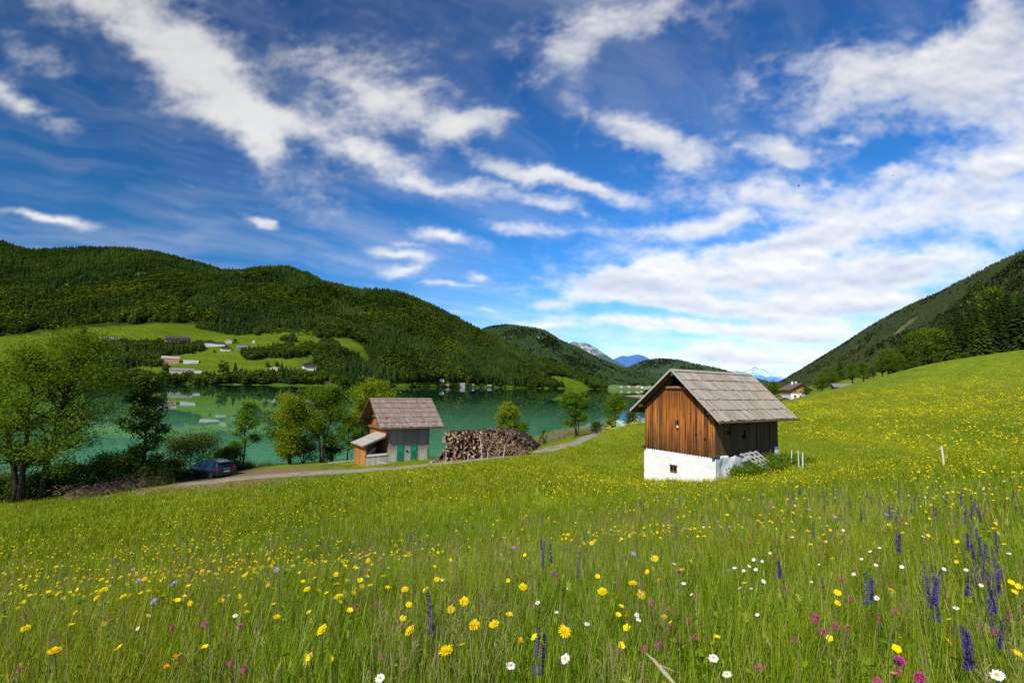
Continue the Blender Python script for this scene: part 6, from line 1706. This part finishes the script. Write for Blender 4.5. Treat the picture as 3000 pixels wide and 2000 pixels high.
def sage_head(seed, L_=.17):
    rg = random.Random(seed); mb = MB(); n = 15
    for i in range(n):
        z = -L_+L_*i/n; r0 = .011*(1-.45*i/n)
        for j in range(6):
            a = j*1.05+i*.5+rg.uniform(-.2, .2); c, s = math.cos(a), math.sin(a); k = r0*rg.uniform(.8, 1.35); up = .008
            if rg.random() < .2: continue
            mb.add([(c*.002-s*.003, s*.002+c*.003, z), (c*.002+s*.003, s*.002-c*.003, z), (c*k+s*.0035, s*k-c*.0035, z+up), (c*k*1.25, s*k*1.25, z+up*.4), (c*k-s*.0035, s*k+c*.0035, z+up)], [(0, 1, 2, 3, 4)], 0 if rg.random() < .78 else 1)
    return mb.mesh('petals', [VIO, CAL])


SAGE = [sage_head(k, (.16, .20, .13)[k]) for k in range(3)]
STEMS = []
for k in range(3):
    rg = random.Random(k); mb = MB(); mb.tube([(rg.uniform(-.05, .05), rg.uniform(-.05, .05), -1), (rg.uniform(-.04, .04), rg.uniform(-.04, .04), -.5), (0, 0, 0)], [.0022, .0018, .0014], 4); STEMS.append(mb.mesh('stem', STEMG))
NAMES = dict(hawk=('yellow_hawkbit', 'yellow ray-petalled flower', 'flower'), cup=('buttercup', 'small yellow buttercup', 'flower'), orange=('orange_flower', 'small orange-yellow flower', 'flower'), daisy=('oxeye_daisy', 'white daisy with a yellow centre', 'flower'),
             clover=('red_clover', 'small dusky pink clover head', 'flower'), magenta=('clover_flower', 'large magenta clover head', 'flower'), lilac=('scabious', 'pale lilac scabious flower', 'flower'), sage=('meadow_sage', 'violet spike of meadow sage', 'flower'))
SPECIAL = {}


def flower(kind, px, py, hstem=None, label=None, size=1.):
    """head under a photo position, standing on its stem in the ground"""
    rg = random.Random(int(px*7+py*13)); hs = hstem or dict(hawk=.50, cup=.42, orange=.34, daisy=.44, clover=.34, magenta=.36, lilac=.52, sage=.50)[kind]*rg.uniform(.92, 1.1)
    v = P(px, py, 1.); ds = np.geomspace(1.1, 30, 900); g_ = gz(v[0]*ds, v[1]*ds); h = v[2]*ds-g_; i = np.where(h <= hs)[0]
    if not len(i): return
    d = ds[i[0]]; p = v*d
    nm, lb, cat = NAMES[kind]; root = thing(nm, label or SPECIAL.get((px, py)) or lb+' among the meadow grasses', cat, (p[0], p[1], float(g_[i[0]])), rg.uniform(0, 6.28), None if (label or (px, py) in SPECIAL) else {'hawk': 'yellow hawkbits', 'cup': 'buttercups', 'orange': 'orange flowers', 'daisy': 'daisies', 'clover': 'pink clovers', 'magenta': 'magenta clovers', 'lilac': 'lilac scabious', 'sage': 'violet sage spikes'}[kind]+' in the near meadow')
    st = link('stem', rg.choice(STEMS), root); st.location = (0, 0, hs); st.scale = (1.4, 1.4, hs+.03)
    hd = link('petals', rg.choice(SAGE) if kind == 'sage' else rg.choice(HM[kind]), root); hd.location = (0, 0, hs); s = size*rg.uniform(.9, 1.15); hd.scale = (s, s, s)
    if kind != 'sage':
        # heads turn up towards the sun behind the viewer
        tilt = Vector((SUN.x*.55+rg.uniform(-.35, .35), SUN.y*.62+rg.uniform(-.3, .3), .75)); inv = Matrix.Rotation(-root.rotation_euler[2], 3, 'Z'); hd.rotation_euler = (inv@tilt).to_track_quat('Z', 'Y').to_euler()
        if kind in DISCM: dc = link('disc', DISCM[kind], hd)
    else: hd.rotation_euler = (rg.uniform(-.12, .12), rg.uniform(-.12, .12), 0)


SPECIAL.update({(944, 1845): 'large yellow flower with spread petals, upper left of the lowest pair in the near grass', (1202, 1848): 'large yellow flower tilted sideways, between two other big yellow ones near the frame foot', (1307, 1907): 'lowest and fullest big yellow flower near the middle of the photo', (159, 1907): 'big yellow flower low in the near left corner, petals ragged',
                (1390, 1830): 'yellow flower with a dry grey seed stalk hanging beside it', (1448, 1829): 'small dense yellow head beside the yellow flower with the dry stalk', (1653, 1850): 'big yellow flower beside a low violet sage spike', (1765, 1734): 'big yellow flower left of and slightly below a similar one, right of centre', (1854, 1709): 'widest big yellow flower, topmost of the bright pair right of centre',
                (1918, 1636): 'single bright yellow flower above the wide pair, right of centre', (2367, 1556): 'lone big yellow flower high on the right, far above the magenta clovers', (2634, 1936): 'largest magenta clover, upper one of the two in the lower right corner', (2696, 1987): 'magenta clover cut by the bottom edge of the photo',
                (2130, 1974): 'lowest white daisy, touching the bottom edge, right of the fallen straw', (2090, 1928): 'white daisy seen from the side above the lowest daisy', (1113, 1985): 'white daisy at the bottom edge, left of the middle', (2371, 1492): 'large pale lilac flower standing against the far grass, right of the barn', (451, 1762): 'pale lilac flower low among the near left grasses'})
for px, py in [(944, 1845), (1202, 1848), (1307, 1907), (159, 1907), (1390, 1830), (1653, 1850), (1765, 1734), (1854, 1709), (1918, 1636)]: flower('hawk', px, py, .5, size=1.12)
for px, py in [(1448, 1829), (1360, 1762), (1321, 1785), (1247, 1727), (1186, 1727), (992, 1748), (900, 1726), (75, 1841), (360, 1748), (284, 1751), (172, 1706), (193, 1695), (66, 1719), (172, 1738), (297, 1697), (265, 1695), (303, 1727), (424, 1695), (788, 1636), (627, 1642), (640, 1612), (564, 1631), (883, 1610),
               (1078, 1642), (1174, 1582), (1178, 1565), (1338, 1553), (1457, 1524), (593, 1671), (11, 1762), (1532, 1719), (1878, 1741), (2367, 1556), (2291, 1496), (2221, 1526), (2267, 1486), (2131, 1508), (2195, 1464), (2307, 1462), (2334, 1460), (2358, 1459), (2624, 1441), (2776, 1443), (2807, 1443), (2828, 1432), (2735, 1459), (2098, 1464),
               (2133, 1465), (2329, 1481), (2324, 1502), (1986, 1515), (2004, 1512), (1624, 1527), (1530, 1550), (1664, 1566), (1734, 1591)]: flower('hawk', px, py, size=.95)
for px, py in [(1492, 1802), (2624, 1901), (2452, 1767), (2453, 1738), (2045, 1572), (1538, 1626), (1750, 1689), (1836, 1840), (1567, 1869), (2986, 1719), (2337, 1424), (2960, 1706), (909, 1925), (1218, 1591), (985, 1595), (600, 1897), (2970, 1735), (1198, 1772)]: flower('cup', px, py, size=1.25)
for px, py in [(513, 1926), (525, 1922), (488, 1953), (1525, 1877)]: flower('orange', px, py, size=.85)
for px, py in [(1113, 1985), (689, 1803), (403, 1840), (1496, 1948), (2090, 1928), (2130, 1974), (2237, 1702), (2195, 1658), (2214, 1668), (2208, 1639), (2233, 1644), (2179, 1671), (2152, 1663), (2256, 1619), (2321, 1572), (2568, 1751), (2642, 1660), (2874, 1714), (2801, 1781), (2956, 1621), (2577, 1604), (2501, 1681), (2471, 1553),
               (2705, 1571), (1867, 1801), (1871, 1816), (1575, 1765), (2003, 1708), (1975, 1651), (2424, 1539), (2830, 1668), (2566, 1654), (2524, 1636), (2549, 1614), (1720, 1826), (1656, 1929), (2061, 1543), (2922, 1977)]: flower('daisy', px, py, size=1.1 if py > 1900 else .78)
for px, py in [(676, 1941), (717, 1961), (505, 1836), (603, 1829), (595, 1827), (59, 1961), (844, 1738), (1041, 1776), (2385, 1816), (2326, 1875), (2447, 1835), (2484, 1839), (2627, 1968), (2621, 1792), (2610, 1720), (2575, 1815), (2492, 1751), (2015, 1818), (2033, 1864), (1985, 1872), (1929, 1888), (1887, 1902), (1955, 1787), (1908, 1767),
               (1918, 1793), (1812, 1679), (1830, 1631), (1988, 1675), (2297, 1722), (2034, 1751), (2957, 1807), (2874, 1840), (2792, 1841), (2409, 1850), (1962, 1840), (2571, 1996), (2913, 1853), (1812, 1719), (2208, 1552), (1631, 1687), (1621, 1677), (2570, 1560), (2590, 1560), (2880, 1510), (2900, 1525)]: flower('clover', px, py, size=1.1)
for px, py in [(2634, 1936), (2696, 1987), (2390, 1812)]: flower('magenta', px, py, size=1.15)
for px, py in [(406, 1701), (511, 1709), (451, 1762), (390, 1668), (810, 1669), (506, 1619), (2371, 1492), (2446, 1515), (1856, 1623), (1506, 1605), (2597, 1508)]: flower('lilac', px, py, size=1.1)
for px, py in [(1256, 1730), (1583, 1560), (1596, 1580), (1612, 1590), (1590, 1600), (1578, 1835), (1596, 1850), (1710, 1560), (1981, 1530), (2281, 1640), (2540, 1670), (2552, 1690), (2715, 1690), (2728, 1650), (2742, 1690), (2755, 1665), (2735, 1720), (2629, 1545), (2636, 1565), (2833, 1560), (2846, 1590), (2868, 1575), (2887, 1590), (2855, 1615), (2880, 1625), (2846, 1440),
               (2856, 1460), (2760, 1435), (2772, 1450), (2734, 1470), (2742, 1485), (2916, 1555), (2903, 1725), (2895, 1750), (2817, 1830), (2835, 1850), (2935, 1815), (2871, 1425), (2106, 1520), (2128, 1525), (2839, 1685), (2868, 1495), (2860, 1545), (2840, 1530), (2905, 1600), (2925, 1650), (330, 1620), (340, 1632), (2890, 1670), (2700, 1640), (2380, 1530)]: flower('sage', px, py)
# the dry stalk lying across the near grass
v0, v1 = P(1893, 1913, 1.75), P(1985, 2010, 1.30); root = thing('dry_stalk', 'pale dry grass stalk fallen slantwise across the green near the bottom edge', 'stalk', (v1[0], v1[1], g1(v1[0], v1[1])), 0)
mb = MB(); a = Vector(v0)-root.location; b = Vector(v1)-root.location; mb.tube([a, a.lerp(b, .3)+Vector((0, 0, .004)), a.lerp(b, .7), b, (b.x+.05, b.y-.1, 0)], [.0015, .0045, .006, .004, .002], 6)
mb.build('husk', simple('straw', (.62, .50, .34), .8, .1, .2, 30), root); mb = MB(); mb.tube([a.lerp(b, .35), a.lerp(b, .75)+Vector((.018, 0, .012))], [.002, .0005], 4); mb.build('blade', simple('straw_light', (.70, .60, .42), .8, .1, .2, 30), root)


def patchy(x, y, sc=.16, lo=.40, hi=.60, seed=0): return np.clip((fbm(x*sc+seed, y*sc+seed*2, 4)-lo)/(hi-lo), 0, 1)


def bloom(name, label, n, r0, r1, power, meshes, hgt, jit, dens, half=62., up=0.):
    x, y = polar(n, r0, r1, power, half); ok = meadow_ok(x, y) & (RNG.random(n) < dens(x, y)); x, y = x[ok], y[ok]; z = gz(x, y); m_ = len(x)
    rot = np.c_[RNG.normal(-.35*(up == 0), .3, m_), RNG.normal(.25*(up == 0), .3, m_), RNG.uniform(0, 6.28, m_)]
    if up: rot = np.c_[RNG.normal(0, .1, m_), RNG.normal(0, .1, m_), RNG.uniform(0, 6.28, m_)]
    return scatter(name, meshes, np.c_[x, y, z+RNG.uniform(hgt*(1-jit), hgt, m_)], rot, RNG.uniform(.8, 1.3, m_), kind='stuff', label=label, category='flowers')


def stemmed(hm, L_=.34, s=1.):
    """a head and its stem in one small mesh for the masses"""
    vs = np.array([v.co[:] for v in hm.vertices])*s; mb = MB(); mb.v = [tuple(v) for v in vs]; mb.f = [tuple(p.vertices) for p in hm.polygons]; mb.m = [p.material_index for p in hm.polygons]; k = len(hm.materials)
    mb.tube([(.02, .01, -L_), (0, 0, 0)], [.0016, .0012], 3, k, caps=False); return mb.mesh('bloom', list(hm.materials)+[STEMG])


def clump(mt, n, rad, r_, hj, seed):
    rg = random.Random(seed); mb = MB()
    for i in range(n):
        a = rg.uniform(0, 6.28); q = rad*math.sqrt(rg.random()); c = (q*math.cos(a), q*math.sin(a), rg.uniform(-hj, 0)); rr = r_*rg.uniform(.7, 1.3); tl = Vector((rg.uniform(-.4, .2), -.75, .8)).normalized(); x = tl.cross(Vector((0, 0, 1))).normalized(); y = x.cross(tl)
        mb.add([Vector(c)+(x*math.cos(k*math.pi/3)+y*math.sin(k*math.pi/3))*rr for k in range(6)], [(0, 1, 2, 3, 4, 5)])
    return mb.mesh('flower_clump', mt)


CUPS = [stemmed(HM['cup'][0], .36, 1.15), stemmed(HM['cup'][1], .36, 1.3), stemmed(HM['hawk'][0], .4, .75)]
right = lambda x, y: np.clip((x/np.maximum(y, .1)-.1)/.5, 0, 1)
bloom('wildflowers', 'small yellow buttercups scattered through the near meadow', 2600, 2.2, 9, .8, CUPS, .44, .25, lambda x, y: .06+.5*patchy(x, y, .5, .45, .62)*(.4+.6*(y > 3.2)))
bloom('wildflowers', 'yellow buttercups scattered through the middle meadow', 12000, 7, 24, 1.0, CUPS, .42, .25, lambda x, y: .06+.55*patchy(x, y, .25, .42, .60))
FC = [clump(YEL, 5, .6, .021, .06, k) for k in range(4)]; FC2 = [clump(YEL, 12, 1.7, .052, .1, k+9) for k in range(4)]
bloom('wildflowers', 'yellow flower specks on the lower meadow', 16000, 18, 75, .9, FC, .33, .2, lambda x, y: (.08+.6*patchy(x, y, .16, .40, .62, 3.))*np.clip(1-(x < -.35*y)*.6, 0, 1)*np.where(x > .25*y, 1.4, 1), 50)
bloom('wildflowers', 'yellow flower specks over the right-hand slope', 30000, 58, 185, .6, FC2, .34, .2, lambda x, y: (x > .20*y)*(.20+.8*patchy(x, y*1.6, .06, .36, .58, 6.))*np.clip(1.35-y/190., .2, 1), 50)
bloom('wildflowers', 'small white flowers scattered in the near meadow', 800, 3, 16, 1., [stemmed(HM['daisy'][0], .36, .6), stemmed(HM['daisy'][1], .36, .75)], .42, .3, lambda x, y: .06+.5*patchy(x, y, .5, .50, .65, 4.)*(.3+right(x, y)))
bloom('wildflowers', 'dusky pink clovers scattered in the near meadow', 2400, 1.8, 15, 1., [stemmed(HM['clover'][0], .3, .8), stemmed(HM['clover'][1], .3, 1.)], .34, .35, lambda x, y: .10+.6*patchy(x, y, .6, .47, .62, 8.)*(.35+right(x, y)))
bloom('wildflowers', 'violet sage spikes further back in the meadow', 900, 4.5, 17, 1., [stemmed(q, .4, 1.) for q in SAGE], .52, .15, lambda x, y: .03+.9*patchy(x, y, .45, .52, .62, 2.)*(.10+right(x, y)), up=1)
bloom('wildflowers', 'yellow-green rattle and bedstraw heads in the near meadow', 1600, 1.5, 12, 1., [stemmed(ball(.011, 26, 1.4, k, 2.2).mesh('petals', flat_mat('pale_head_%d' % k, (.50, .52, .08), .3, .3)), .3) for k in range(2)], .38, .4, lambda x, y: .10+.5*patchy(x, y, .7, .46, .6, 12.), up=1)
